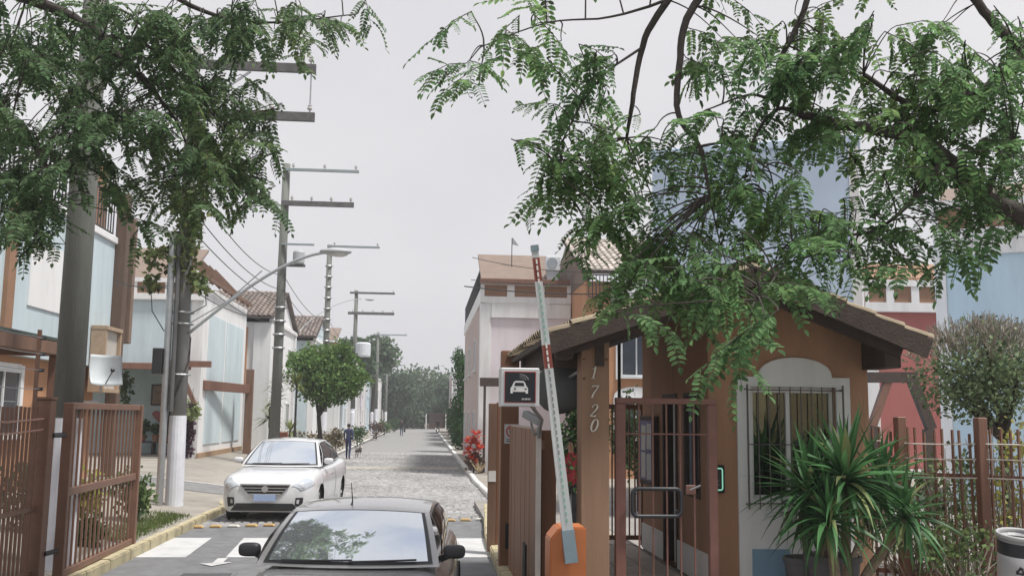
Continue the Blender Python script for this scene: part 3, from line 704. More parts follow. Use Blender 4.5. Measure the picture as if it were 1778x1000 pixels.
# ------------------------------------------------------------------ guardhouse
GH = empty('guardhouse', (3.9, 12.2, .1), 'terracotta guardhouse with gabled tile roof and arched white window surround', 'guardhouse')
YF = 10.6
e0 = atY(949, 566, 9.8); rg_ = atY(1312, 447, 9.8); e1 = atY(1614, 574, 9.8)
def roofz(x):
    return e0.z+(rg_.z-e0.z)*(x-e0.x)/(rg_.x-e0.x) if x < rg_.x else rg_.z+(e1.z-rg_.z)*(x-rg_.x)/(e1.x-rg_.x)
xl = atY(1230, 700, YF).x; xr = atY(1508, 700, YF).x
UN = .20
wx0, wx1 = atY(1303, 760, YF).x, atY(1452, 760, YF).x; wz1, wz0 = atY(1376, 672, YF).z, atY(1376, 868, YF).z
fw_ = MB()
def pr(poly): fw_.prism(poly, (0, YF, 0), (1, 0, 0), (0, 0, 1), (0, .15, 0))
pr([(xl, .1), (wx0, .1), (wx0, roofz(wx0)-UN), (xl, roofz(xl)-UN)])
pr([(wx1, .1), (xr, .1), (xr, roofz(xr)-UN), (wx1, roofz(wx1)-UN)])
pr([(wx0, .1), (wx1, .1), (wx1, wz0), (wx0, wz0)])
if wx0 < rg_.x < wx1: pr([(wx0, wz1), (wx1, wz1), (wx1, roofz(wx1)-UN), (rg_.x, rg_.z-UN), (wx0, roofz(wx0)-UN)])
else: pr([(wx0, wz1), (wx1, wz1), (wx1, roofz(wx1)-UN), (wx0, roofz(wx0)-UN)])
fw_.build('front_wall', terra, GH)
YB = 13.9
sw = MB()   # side wall with door and window openings
def sidebx(y0, y1, z0, z1): sw.bx(xl+.0, xl+.15, y0, y1, z0, z1)
zt_ = roofz(xl)-UN
sidebx(YF+.152, 10.95, .1, zt_); sidebx(10.95, 11.62, 2.5, zt_); sidebx(10.95, 11.62, .1, 1.3); sidebx(11.62, 11.95, .1, zt_)
sidebx(11.95, 12.65, 2.5, zt_); sidebx(12.65, YB, .1, zt_)
sw.build('side_wall', terra, GH)
pbox('right_wall', GH, terra, xr-.15, xr, YF+.152, YB, .1, roofz(xr)-UN)
pbox('rear_wall', GH, terra, xl+.152, xr-.152, YB-.15, YB, .1, roofz(xr)-UN)
pbox('floor', GH, pave, xl+.152, xr-.152, YF+.152, YB-.152, .2, .40)
pbox('ceiling', GH, M('room_ceiling', (.4, .38, .35), .9), xl+.152, xr-.152, YF+.152, YB-.152, 2.92, 2.96)
for y0, y1 in ((YF+.02, 11.948), (12.652, YB)): pbox('skirting', GH, stucco_w, xl-.02, xl-.001, y0, y1, .4, .74)
# door and side window
dr_ = pbox('door', GH, M('pale_door', (.50, .51, .50), .5, .06, 3), xl+.05, xl+.10, 12.02, 12.35, .42, 2.45)
fr = MB()
for y in (11.951, 12.60): fr.bx(xl-.02, xl+.12, y, y+.05, .4, 2.5)
fr.bx(xl-.02, xl+.12, 12.003, 12.598, 2.45, 2.498); fr.build('door_frame', wood_dk, GH)
fo = MB()
for y in (10.951, 11.57): fo.bx(xl-.015, xl+.10, y, y+.05, 1.3, 2.5)
fo.bx(xl-.015, xl+.10, 11.003, 11.568, 2.45, 2.498); fo.bx(xl-.015, xl+.10, 11.003, 11.568, 1.302, 1.35); fo.bx(xl, xl+.09, 11.26, 11.31, 1.352, 2.448)
so = fo.build('window', wood_dk, GH)
part('pane', MB().bx(xl+.04, xl+.05, 11.003, 11.259, 1.352, 2.448), pane_m, so); part('pane', MB().bx(xl+.04, xl+.05, 11.311, 11.568, 1.352, 2.448), M('sky_glass', (.30, .36, .45), .08, .1), so)
# notice board on the side wall
nb = empty('notice_board', (xl, 13.3, 1.7), 'framed notice board with pinned sheets on the side wall of the passage', 'notice board')
part('frame', MB().bx(xl-.08, xl-.003, 12.9, 13.72, 1.30, 2.22), wood_dk, nb)
part('backing', MB().bx(xl-.088, xl-.081, 12.96, 13.66, 1.36, 2.16), M('board_blue', (.16, .14, .30), .6, .3, 5), nb)
me = mesh_with(MB().bx(-.003, 0, -.13, .13, -.17, .17), 'pinned_sheet', M('paper', (.62, .62, .60), .8, .05))
for y, z in ((13.12, 1.95), (13.45, 1.93), (13.12, 1.55), (13.46, 1.56)): inst('pinned_sheet', me, (xl-.0885, y, z), nb, (random.uniform(-.04, .04), 0, 0))
# white window surround with shaped arch
sx0, sx1 = atY(1279, 760, YF).x, atY(1476, 760, YF).x; ssh = atY(1376, 655, YF).z; stp = atY(1376, 621, YF).z
ax0, ax1 = atY(1315, 650, YF).x, atY(1442, 650, YF).x
ws = MB(); D = (0, -.035, 0)
def wp(poly): ws.prism(poly, (0, YF-.001, 0), (1, 0, 0), (0, 0, 1), D)
wp([(sx0, .1), (wx0, .1), (wx0, ssh), (sx0, ssh)]); wp([(wx1, .1), (sx1, .1), (sx1, ssh), (wx1, ssh)]); wp([(wx0, .1), (wx1, .1), (wx1, wz0), (wx0, wz0)])
am = (ax0+ax1)/2; ar = (ax1-ax0)/2
arc = [(am+ar*math.cos(t), ssh+(stp-ssh)*(math.sin(t)**.85)) for t in [math.pi*i/20 for i in range(21)]]
wp([(wx0, wz1), (wx1, wz1), (wx1, ssh)]+arc+[(wx0, ssh)])
ws.build('window_surround', M('dull_white_paint', (.74, .75, .76), .85, .06, 2, .1, 80, streak=True, dirt=.12), GH)
# sliding window
fr = MB(); Yw = YF+.05
fr.bx(wx0+.001, wx0+.05, Yw, Yw+.06, wz0+.001, wz1-.001); fr.bx(wx1-.05, wx1-.001, Yw, Yw+.06, wz0+.001, wz1-.001)
fr.bx(wx0+.051, wx1-.051, Yw, Yw+.06, wz0+.001, wz0+.05); fr.bx(wx0+.051, wx1-.051, Yw, Yw+.06, wz1-.06, wz1-.001)
mxx = atY(1371, 760, YF).x; fr.bx(mxx-.022, mxx+.022, Yw-.012, Yw+.05, wz0+.051, wz1-.061)
wf = fr.build('sliding_window', winframe, GH)
gl = glass_mat('clear_window_glass', (.70, .75, .75), 3.0)
part('pane', MB().bx(wx0+.051, mxx-.023, Yw+.02, Yw+.026, wz0+.051, wz1-.061), gl, wf); part('pane', MB().bx(mxx+.023, wx1-.051, Yw+.03, Yw+.036, wz0+.051, wz1-.061), gl, wf)
sill = MB().bx(wx0-.04, wx1+.04, YF-.07, YF-.037, wz0-.03, wz0+.02).build('sill', winframe, wf)
pbox('desk', GH, wood_dk, xl+.3, xr-.3, YF+.5, YF+1.0, .4, 1.12)
# grille in front of the window
gr = MB(); yg = YF-.13; gx0, gx1 = atY(1299, 760, yg).x, atY(1466, 760, yg).x; gz1, gz0 = atY(1376, 668, yg).z, atY(1376, 884, yg).z
for z in (gz1-.06, (gz0+gz1)/2+.02, gz0+.06): gr.tube([(gx0, yg, z), (gx1, yg, z)], .007, 6)
for x in (gx0, gx1):
    gr.tube([(x, yg, gz0), (x, yg, gz1)], .011, 6)
    for z in (gz1-.05, gz0+.05): gr.tube([(x, yg, z), (x, YF-.036, z)], .008, 6)
go = gr.build('window_grille', M('dark_grille', (.10, .085, .08), .6, .15, 8), GH)
me = mesh_with(MB().tube([(0, 0, 0), (0, 0, gz1-gz0-.02)], .0065, 6), 'grille_bar', MATS['dark_grille'])
for i in range(1, 9): inst('grille_bar', me, (gx0+(gx1-gx0)*i/9, yg-.002, gz0), go)
# roof: deck, tiles in courses, fascia boards, purlins
Y0, Y1 = 9.8, 14.6
mb = MB()
for a, b in ((e0, rg_), (rg_, e1)):
    mb.add([(a.x,Y0+.05,a.z-.16),(b.x,Y0+.05,b.z-.16),(b.x,Y1,b.z-.16),(a.x,Y1,a.z-.16),(a.x,Y0+.05,a.z-.10),(b.x,Y0+.05,b.z-.10),(b.x,Y1,b.z-.10),(a.x,Y1,a.z-.10)],
           [(0,3,2,1),(4,5,6,7),(0,1,5,4),(1,2,6,5),(2,3,7,6),(3,0,4,7)])
mb.build('roof_deck', wood_dk, GH)
for sgn, a, b in ((1, e0, rg_), (-1, rg_, e1)):
    f = MB(); f.bar((a.x, Y0+.02, a.z-.19), (b.x-.004*sgn, Y0+.02, b.z-.19), .045, .20); f.build('fascia_board', wood_dk, GH)
    f = MB(); f.bar((a.x+.10*(sgn > 0), Y0+.22, a.z-.27+.10*(sgn > 0)*.3), (b.x-.2*(sgn < 0), Y0+.22, b.z-.27+.2*(sgn < 0)*.38), .05, .18); f.build('rafter', wood_dk, GH)
def purlin(x, y0, y1, sz=.2, dz=.36):
    MB().bx(x-sz*.45, x+sz*.45, y0, y1, roofz(x)-dz-sz, roofz(x)-dz+.1).build('purlin', wood_dk, GH, bevel=.01)
purlin(xr+.02, 10.02, 10.59, .20, .30); purlin(1.45, 10.02, 14.4, .14, .26); purlin(2.25, 10.02, 14.4, .14, .26)
MB().bar((xr+.1, 10.3, roofz(xr)-.3), (e1.x-.12, 10.3, e1.z-.26), .08, .14).build('rafter', wood_dk, GH)
# under-eave boards carried by the pillar
MB().bx(1.28, 1.95, 10.46, 10.56, roofz(1.3)-.42, roofz(1.3)-.20).build('eave_beam', wood_dk, GH)
# tiles
tmat = tile_moss
def tile_mesh(nm, L=.42, r=.085):
    vs = []; k = 6; t = .012
    for q, lift, rr in ((0, .03, r), (L, 0, r*.86)):
        for j in range(k):
            th = math.pi*j/(k-1); vs.append((q, math.cos(th)*rr, math.sin(th)*rr*.62+lift))
    for q, lift, rr in ((0, .03, r-t), (L, 0, r*.86-t)):
        for j in range(k):
            th = math.pi*j/(k-1); vs.append((q, math.cos(th)*rr, math.sin(th)*rr*.62+lift))
    mb = MB(); fs = [(j, j+1, k+j+1, k+j) for j in range(k-1)]+[(2*k+j+1, 2*k+j, j, j+1)[::-1] for j in range(k-1)]
    mb.add(vs, fs); return mb
tme = mesh_with(tile_mesh('t'), 'roof_tile', tmat, smooth=False)
ntile = 0; rest = MB()
for a, b in ((e0, rg_), (e1, rg_)):
    sl_ = Vector((b.x-a.x, 0, b.z-a.z)); L = sl_.length; d = sl_/L; nrow = int(L/.36)+1
    yv = Vector((0, 1, 0)) if d.x > 0 else Vector((0, -1, 0)); zv = d.cross(yv)
    for c in range(int((Y1-Y0)/.185)+1):
        for r in range(nrow):
            p = a+d*(L*r/nrow-.04); p = Vector((p.x, Y0+.09+.185*c, p.z-.095))+zv*random.uniform(0, .008)
            mw = Matrix((( d.x, yv.x, zv.x, p.x), (d.y, yv.y, zv.y, p.y), (d.z, yv.z, zv.z, p.z), (0, 0, 0, 1)))
            if c < 3 or r == 0 and ntile < 290:
                inst('roof_tile', tme, None, GH, mw=mw @ Matrix.Rotation(random.uniform(-.03, .03), 4, 'Z')); ntile += 1
            else:
                rest.add([mw @ v.co for v in tme.vertices], [tuple(q.vertices) for q in tme.polygons])
o = rest.build('roof_tiles', tmat, GH, fix=False); o['kind'] = 'stuff'
rt = MB()
for i in range(12):
    y = Y0+.02+.4*i; vs = []
    for q, rr in ((0, .115), (.44, .10)):
        for j in range(7): vs.append((rg_.x+math.cos(math.pi*j/6)*rr, y+q, rg_.z-.05+math.sin(math.pi*j/6)*rr*.8))
    rt.add(vs, [(j, j+1, 8+j, 7+j) for j in range(6)])
rt.build('ridge_cap', tmat, GH, fix=False)
# blue utility door on the white surround, low
bpx = [atY(1304, 952, YF), atY(1370, 1010, YF)]
pbox('blue_hatch', GH, M('hatch_blue', (.20, .33, .46), .6, .08, 3, dirt=.1), bpx[0].x, bpx[1].x, YF-.052, YF-.037, .45, bpx[0].z)
# intercom
ip = atY(1244, 831, YF)
ic = empty('intercom', (ip.x, YF, ip.z-.15), 'black intercom with a glowing green frame on the terracotta wall', 'intercom')
part('body', MB().bx(ip.x-.08, ip.x+.08, YF-.05, YF-.001, ip.z-.15, ip.z+.15), blackm, ic, bevel=.012)
gg = emit_mat('green_light', (.25, .62, .45), .55); t_ = MB()
def rr(hx, hz, r=.02, n=4): return [(cx_*(hx-r)+r*math.cos(a0+math.pi/2*i/n), cz_*(hz-r)+r*math.sin(a0+math.pi/2*i/n)) for cx_, cz_, a0 in ((1,1,0),(-1,1,math.pi/2),(-1,-1,math.pi),(1,-1,1.5*math.pi)) for i in range(n+1)]
ol = rr(.052, .115); t_.tube([(ip.x+a, YF-.052, ip.z+b) for a, b in ol+[ol[0]]], .007, 5, cap=False); t_.build('light_frame', gg, ic)
part('camera_lens', MB().sphere((ip.x, YF-.052, ip.z+.03), .016, 8, 5), M('lens', (.01, .01, .015), .1, ior=1.8), ic)
for z in (-.02, -.06): part('button', MB().bx(ip.x-.014, ip.x+.014, YF-.057, YF-.0505, ip.z+z-.012, ip.z+z+.012), M('button_grey', (.12, .13, .13), .5), ic)
# ------------------------------------------------------------------ passage behind the pedestrian gate
pf = empty('passage_floor', (2.4, 12.5, .1), 'tiled floor of the pedestrian passage beside the guardhouse'); pf['kind'] = 'structure'
pbox('slab', pf, M('grout', (.22, .20, .18), .9), 1.62, xl-.025, 10.2, 17.0, .1, .385)
ft = M('floor_tile_mat', (.42, .36, .31), .6, .1, 3, .1, 30, island=.12, dirt=.2)
fm = mesh_with(MB().bx(0, .315, 0, .315, 0, .018), 'floor_tile', ft, bevel=.004)
for i in range(4):
    for j in range(19): inst('floor_tile', fm, (1.70+.325*i, 10.25+.325*j, .383+random.uniform(0, .002)), pf)
# house number pillar
pxl, pxr = atY(1009, 750, 10.15).x, atY(1058, 750, 10.15).x
PL = empty('gate_pillar', ((pxl+pxr)/2, 10.3, .1), 'brown timber pillar carrying the house number 1720', 'pillar')
part('post', MB().bx(pxl, pxr, 10.15, 10.45, .1, roofz(1.9)-.2), M('pillar_wood', (.33, .205, .135), .7, .15, 5, .2, 40, streak=True, dirt=.18), PL, bevel=.008)
part('bolt_plate', MB().bx(pxr-.15, pxr-.06, 10.115, 10.149, roofz(1.9)-.62, roofz(1.9)-.22), wood_dk, PL)
for bx_, bz_ in ((.03, .75), (.03, .55), (.27, .55)):
    part('bolt', MB().sphere((pxl+bx_, 10.148, roofz(1.9)-bz_), .014, 8, 4), rust, PL)
chrome = M('brushed_digit', (.74, .72, .66), .35, .08, 8, metal=.3)
# italic serif digits drawn as strokes of varying weight: (x, y, half width)
DIG = {'1': [[(.00, .72, .02), (.10, .80, .03), (.22, .98, .055), (.22, .90, .06), (.22, .06, .06)], [(.04, .02, .022), (.40, .02, .022)]],
       '7': [[(-.06, .80, .02), (-.04, .94, .03)], [(-.05, .94, .05), (.48, .94, .05)], [(.47, .93, .03), (.30, .60, .04), (.18, .30, .055), (.14, .0, .065)]],
       '2': [[(-.02, .72, .055), (.02, .88, .03), (.16, .98, .028), (.33, .93, .045), (.40, .76, .065), (.34, .56, .055), (.16, .30, .035), (-.02, .08, .03)], [(-.04, .05, .045), (.20, .06, .05), (.38, .02, .05), (.47, .14, .022)]],
       '0': [[(.22+.24*math.cos(t), .5+.48*math.sin(t), .026+.045*abs(math.cos(t))) for t in [2*math.pi*i/22 for i in range(23)]]]}
def digit(ch, o, h, parent):
    mb = MB()
    for st in DIG[ch]:
        vs = []; k = len(st); sh = lambda x, y: (x+y*.26-.12, y)
        P2 = [Vector(sh(x, y)) for x, y, _ in st]
        L_, R_ = [], []
        for i in range(k):
            d = (P2[min(i+1, k-1)]-P2[max(i-1, 0)]).normalized(); nn = Vector((-d.y, d.x)); L_.append(P2[i]+nn*st[i][2]); R_.append(P2[i]-nn*st[i][2])
        for i in range(k-1):
            mb.prism([tuple(L_[i]), tuple(R_[i]), tuple(R_[i+1]), tuple(L_[i+1])], o, (h, 0, 0), (0, 0, h), (0, -.022, 0))
    return mb.build('digit', chrome, parent)
for ch, py in (('1', 653), ('7', 695), ('2', 737), ('0', 767)):
    pass
for ch, cx_, py in (('1', 1034, 648), ('7', 1034, 681), ('2', 1034, 714), ('0', 1034, 740)):
    c = atY(cx_-7, py+9, 10.148); digit(ch, Vector((c.x, 10.148, c.z)), .128, PL)
# pillar at the left eave
q0, q1 = atY(869, 800, 13.9).x, atY(900, 800, 13.9).x
P1 = empty('gate_pillar', ((q0+q1)/2, 14.03, .1), 'tall brown pillar under the left end of the guardhouse eave behind the car sign', 'pillar')
part('post', MB().bx(q0, q1, 13.9, 14.16, .1, e0.z+.02), gate_brown, P1, bevel=.008)
part('rubber_flap', MB().bx(q0+.08, q0+.19, 13.86, 13.899, .38, .72), rubber, P1)
# low end posts of the sliding track
q2, q3 = atY(848, 800, 16.0).x, atY(868, 800, 16.0).x
P0 = empty('gate_post', ((q2+q3)/2, 16.1, .1), 'lower brown double post at the street end of the gate', 'post')
part('post', MB().bx(q2, q2+.13, 16.0, 16.14, .05, 2.40), wood_br, P0, bevel=.006); part('post', MB().bx(q2+.135, q3+.02, 16.05, 16.25, .05, 2.42), gate_brown, P0, bevel=.006)
part('cap_strip', MB().bx(q2+.005, q2+.125, 15.992, 15.999, 1.15, 1.32), kerbw, P0)
# solid leaf of the vehicle gate, plank by plank
GL = empty('vehicle_gate', (1.2, 12.2, .1), 'solid brown plank gate leaf standing open beside the barrier', 'gate')
pm = mesh_with(MB().bx(-.022, .022, 0, .158, .14, 2.06), 'plank', gate_brown, bevel=.006)
for i in range(20): inst('plank', pm, (1.205+random.uniform(-.003, .003), 10.46+.163*i, 0), GL)
part('rail', MB().bx(1.228, 1.27, 10.46, 13.7, .25, .36), rust, GL); part('rail', MB().bx(1.228, 1.27, 10.46, 13.7, 1.85, 1.95), rust, GL)
part('edge_strip', MB().bx(1.18, 1.235, 10.43, 10.455, .12, 2.08), M('pale_edge', (.55, .52, .50), .6, .1, 5, dirt=.2), GL)
part('top_trim', MB().bx(1.19, 1.222, 10.46, 13.72, 2.062, 2.085), M('pale_trim', (.46, .38, .33), .6, .1, 5), GL)
part('rubber_flap', MB().bx(1.165, 1.182, 11.35, 11.62, .25, .75), rubber, GL)
r0 = atY(941, 800, 10.7).x; r1 = atY(966, 800, 10.7).x
PP = empty('gate_post', ((r0+r1)/2, 10.8, .1), 'brown post directly behind the barrier arm with a pale edge beside it', 'post')
part('post', MB().bx(r0, r1, 10.7, 10.85, .1, 2.05), gate_brown, PP, bevel=.006)
# security camera on the leaf, below the car sign
sc_ = empty('security_camera', (1.2, 10.4, 2.0), 'small grey camera housing tilted down under the car sign', 'camera')
c = atY(928, 728, 10.3)
part('housing', MB().bar(c+Vector((-.09, .12, .06)), c+Vector((.06, -.08, -.03)), .085, .075), M('cam_grey', (.30, .31, .32), .5), sc_, bevel=.01)
part('bracket', MB().tube([c+Vector((-.03, .05, -.03)), c+Vector((0, .1, -.15)), (1.21, 10.445, 2.0)], .014, 6), steel, sc_)
# car sign box
s0 = atY(870, 638, 9.5); s1 = atY(931, 706, 9.5)
SG = empty('car_sign', ((s0.x+s1.x)/2, 9.6, s1.z), 'silver framed black square sign with a white car and signal waves', 'sign')
part('housing', MB().bx(s0.x, s1.x+.03, 9.5, 9.78, s1.z, s0.z), alu, SG, bevel=.008)
ins = .048
part('panel', MB().bx(s0.x+ins-.012, s1.x+.03-ins+.012, 9.493, 9.4995, s1.z+ins-.012, s0.z-ins+.012), M('sign_red', (.40, .03, .035), .5), SG)
part('face', MB().bx(s0.x+ins-.004, s1.x+.03-ins+.004, 9.486, 9.4925, s1.z+ins-.004, s0.z-ins+.004), M('sign_black', (.012, .014, .02), .35), SG)
sc0 = Vector(((s0.x+s1.x+.03)/2, 9.4855, (s0.z+s1.z)/2)); wh = M('sign_white', (.72, .72, .72), .5)
car = [(-.085, -.045), (-.085, .005), (-.07, .025), (-.052, .065), (-.035, .075), (.035, .075), (.052, .065), (.07, .025), (.085, .005), (.085, -.045), (.062, -.045), (.062, -.03), (-.062, -.03), (-.062, -.045)]
ci = MB().prism(car, sc0+Vector((-.01, 0, -.015)), (1, 0, 0), (0, 0, 1), (0, -.004, 0)); ci.build('car_symbol', wh, SG)
cw = MB().prism([(-.05, .026), (-.04, .058), (.04, .058), (.05, .026)], sc0+Vector((-.01, -.0042, -.015)), (1, 0, 0), (0, 0, 1), (0, -.002, 0)); cw.build('symbol_window', MATS['sign_black'], SG)
for sx in (-.062, .042): MB().prism([(0, 0), (.02, 0), (.02, .012), (0, .012)], sc0+Vector((sx-.0, -.0042, -.022)), (1, 0, 0), (0, 0, 1), (0, -.002, 0)).build('symbol_lamp', MATS['sign_black'], SG)
for k, r in enumerate((.045, .07, .095)):
    wv = MB(); o_ = sc0+Vector((-.01, 0, .06))
    pts = [(r*math.cos(t), r*math.sin(t)*.72) for t in [R(12)+R(76)*i/8 for i in range(9)]]
    for p, q in zip(pts, pts[1:]): wv.prism([(p[0]*.9, p[1]*.9), p, q, (q[0]*.9, q[1]*.9)], o_, (1, 0, 0), (0, 0, 1), (0, -.004, 0))
    wv.build('signal_wave', M('wave_grey', (.30, .31, .33), .5), SG)
tx = MB()
for i, wd in enumerate((.012, .008, .014, .01, .012, .008)): tx.bx(sc0.x+.015+i*.015, sc0.x+.015+i*.015+wd*.9, 9.482, 9.4855, sc0.z-.122, sc0.z-.108+.004*(i % 2))
tx.build('small_print', M('print_grey', (.5, .5, .5), .5), SG)
part('arm', MB().tube([(s1.x-.02, 9.72, s1.z+.01), (1.19, 10.1, s1.z-.12), (1.205, 10.445, 1.98)], .022, 8), steel, SG)
# no-entry plate on the pillar
n0, n1 = atY(876, 736, 13.88), atY(902, 770, 13.88)
NS = empty('prohibition_sign', ((n0.x+n1.x)/2, 13.88, n1.z), 'small white plate with a red crossed circle on the brown pillar', 'sign')
part('plate', MB().bx(n0.x, n1.x, 13.88, 13.893, n1.z, n0.z), M('plate_white', (.62, .62, .63), .5, dirt=.1), NS)
cx_ = (n0.x+n1.x)/2; cz_ = n1.z+(n0.z-n1.z)*.63; rd = (n1.x-n0.x)*.40; redp = M('print_red', (.50, .05, .05), .5)
rn = MB(); seg = [(math.cos(2*math.pi*i/20), math.sin(2*math.pi*i/20)) for i in range(21)]
for p, q in zip(seg, seg[1:]): rn.prism([(p[0]*rd*.78, p[1]*rd*.78), (p[0]*rd, p[1]*rd), (q[0]*rd, q[1]*rd), (q[0]*rd*.78, q[1]*rd*.78)], (cx_, 13.8795, cz_), (1, 0, 0), (0, 0, 1), (0, -.003, 0))
rn.build('red_ring', redp, NS)
MB().prism([(-rd*.6, rd*.45), (-rd*.45, rd*.6), (rd*.6, -rd*.45), (rd*.45, -rd*.6)], (cx_, 13.8755, cz_), (1, 0, 0), (0, 0, 1), (0, -.003, 0)).build('red_slash', redp, NS)
MB().bx(cx_-rd*.42, cx_+rd*.42, 13.8772, 13.8795, cz_-rd*.2, cz_+rd*.16).build('black_symbol', MATS['sign_black'], NS)
tl = MB()
for k in range(2): tl.bx(n0.x+.03, n1.x-.03, 13.877, 13.8795, n1.z+.025+k*.025, n1.z+.036+k*.025)
tl.build('small_print', MATS['sign_black'], NS)
# dark rounded disc beside the pillar
dc = atY(972, 672, 10.95)
dm = empty('traffic_mirror', (dc.x, 10.95, dc.z), 'dark round back of a mirror hung under the eave beside the numbered pillar', 'mirror')
nrm = Vector((-.35, -1, .2)).normalized(); q = nrm.to_track_quat('Z', 'Y').to_matrix()
vs = MB(); pr_ = [(0, .07), (.12, .065), (.22, .04), (.285, .0), (.30, -.03), (.28, -.03), (0, -.02)]
for r_, z_ in pr_:
    for j in range(20):
        t = 2*math.pi*j/20; p = q @ Vector((r_*math.cos(t), r_*math.sin(t), z_)); vs.v.append(tuple(dc+p))
for i in range(len(pr_)-1):
    for j in range(20): vs.f.append((i*20+j, i*20+(j+1) % 20, (i+1)*20+(j+1) % 20, (i+1)*20+j)); vs.m.append(0)
vs.build('shell', M('dark_grey_shell', (.075, .08, .08), .6, .15, 4), dm, smooth=True)
part('bracket', MB().tube([dc+q @ Vector((0, 0, -.02)), dc+Vector((.1, .1, .1)), (pxl+.01, 10.40, dc.z+.15)], .02, 6), steel, dm)
# thin black post behind the pillar
tp = empty('slim_post', (2.62, 13.0, .1), 'slim black post with short arm rising behind the pedestrian gate', 'post')
c = atY(1075, 620, 13.0); part('shaft', MB().tube([(c.x, 13, .385), (c.x, 13, atY(1075, 545, 13).z)], .022, 8), blackm, tp)
z_ = atY(1075, 590, 13).z; part('arm', MB().tube([(c.x, 13, z_), (c.x-.16, 13, z_)], .015, 6), blackm, tp)
# ------------------------------------------------------------------ pedestrian gate
g0, g1 = atY(1068, 800, 10.3).x, xl+.0
PG = empty('pedestrian_gate', ((g0+g1)/2, 10.3, .3), 'rust brown pedestrian gate with a black loop handle between pillar and guardhouse', 'gate')
gz = atY(1150, 705, 10.3).z; gf = M('dusky_rust', (.24, .115, .095), .5, .12, 5, dirt=.15)
part('frame_post', MB().bx(g0, g0+.11, 10.27, 10.35, .1, gz+.02), gf, PG, bevel=.006)
part('frame_post', MB().bx(g1-.10, g1-.005, 10.27, 10.35, .1, gz+.02), gf, PG, bevel=.006)
part('top_rail', MB().bx(g0+.001, g1-.006, 10.275, 10.345, gz+.021, gz+.085), gf, PG, bevel=.006)
part('top_rail', MB().bx(g0+.111, g1-.101, 10.285, 10.335, gz-.30, gz-.285), gf, PG)
bm_ = mesh_with(MB().bx(-.008, .008, -.008, .008, .40, gz+.02), 'bar', gf)
nb_ = 6
for i in range(1, nb_): inst('bar', bm_, (g0+.11+(g1-g0-.21)*i/nb_, 10.31, 0), PG)
part('bottom_rail', MB().bx(g0+.111, g1-.101, 10.285, 10.335, .37, .42), gf, PG)
h0, h1 = atY(1098, 848, 10.2), atY(1183, 896, 10.2)
hp = rr((h1.x-h0.x)/2, (h0.z-h1.z)/2, .06, 5); hc = ((h0.x+h1.x)/2, (h0.z+h1.z)/2)
ho = part('handle', MB().tube([(hc[0]+a, 10.2, hc[1]+b) for a, b in hp+[hp[0]]], .021, 8, cap=False), M('black_handle', (.035, .037, .045), .4), PG, smooth=True)
part('handle_mount', MB().tube([(h0.x+.03, 10.2, h0.z-.05), (h0.x+.03, 10.29, h0.z-.05)], .015, 6), blackm, ho); part('handle_mount', MB().tube([(h1.x-.03, 10.2, h1.z+.05), (h1.x-.03, 10.29, h1.z+.05)], .015, 6), blackm, ho)
lk = atY(1200, 850, 10.25); part('lock', MB().bx(lk.x-.06, lk.x+.05, 10.235, 10.268, lk.z-.05, lk.z+.05), gf, PG, bevel=.008)
part('lever', MB().tube([(lk.x-.02, 10.22, lk.z+.0), (lk.x+.09, 10.2, lk.z+.05)], .012, 6), steel, PG)
# inner gate farther along the passage
IG = empty('inner_gate', (2.4, 14.2, .38), 'second brown barred gate at the far end of the passage', 'gate')
i0, i1 = atY(1062, 800, 14.2).x, atY(1120, 800, 14.2).x; iz = atY(1090, 702, 14.2).z
part('frame_post', MB().bx(i1-.06, i1, 14.2, 14.26, .385, iz), rust, IG); part('frame_post', MB().bx(i0-.3, i0-.24, 14.2, 14.26, .385, iz), rust, IG)
part('rail', MB().bx(i0-.239, i1-.061, 14.2, 14.26, iz-.07, iz), rust, IG); part('rail', MB().bx(i0-.239, i1-.061, 14.2, 14.26, .46, .52), rust, IG)
im = mesh_with(MB().bx(-.01, .01, -.01, .01, .52, iz-.07), 'bar', rust)
for k in range(1, 8): inst('bar', im, (i0-.24+(i1-i0+.18)*k/8, 14.23, 0), IG)
pb = empty('passage_shrub', (2.6, 16, .38), 'dark leafy shrub behind the inner gate of the passage', 'shrub')
stuffpart('leaves', leafball(MB(), (2.75, 17.2, 1.6), .45, .5, 1.25, 1500, .09, seed=31, clumps=20), hedge_m, pb)
part('stem', MB().tube([(2.75, 17.2, .12), (2.78, 17.2, 1.6)], .03, 6), bark, pb)
sb = empty('low_shrub', (2.1, 18.3, .13), 'rounded green bush in front of the white arched window', 'shrub')
c = atY(1100, 685, 22); stuffpart('leaves', leafball(MB(), (c.x+.1, 22, 1.75), .6, .6, 1.1, 1500, .10, seed=32, clumps=16), shrub_m, sb)
part('stem', MB().tube([(c.x+.1, 22, .12), (c.x+.1, 22, 1.6)], .04, 6), bark, sb)
# ------------------------------------------------------------------ barrier
b0, b1 = atY(955, 915, 9.25), atY(1018, 1000, 9.25)
BR = empty('boom_barrier', ((b0.x+b1.x)/2, 9.45, .1), 'orange boom barrier with its raised white arm banded in red', 'barrier')
bo = M('orange_cabinet', (.62, .20, .065), .45, .08, 4, .05, 60, dirt=.18)
W_ = b1.x-b0.x; cab = [(0, 0), (W_, 0), (W_, b0.z-.1), (.09, b0.z-.1), (0, b0.z-.21)]
MB().prism(cab, (b0.x, 9.25, .1), (1, 0, 0), (0, 0, 1), (0, .38, 0)).build('cabinet', bo, BR, bevel=.014, seg=2)
pa = atY(992, 976, 9.18); pt = atY(928, 428, 9.18); ax_ = (pt-pa); AL = ax_.length; ad = ax_/AL
silver = M('barrier_white', (.66, .69, .70), .4, .05, 5, metal=.15, dirt=.12); redb = M('barrier_red', (.27, .065, .05), .45, .1, 6); steelb = M('barrier_steel', (.30, .40, .46), .4, .1, 6, metal=.5)
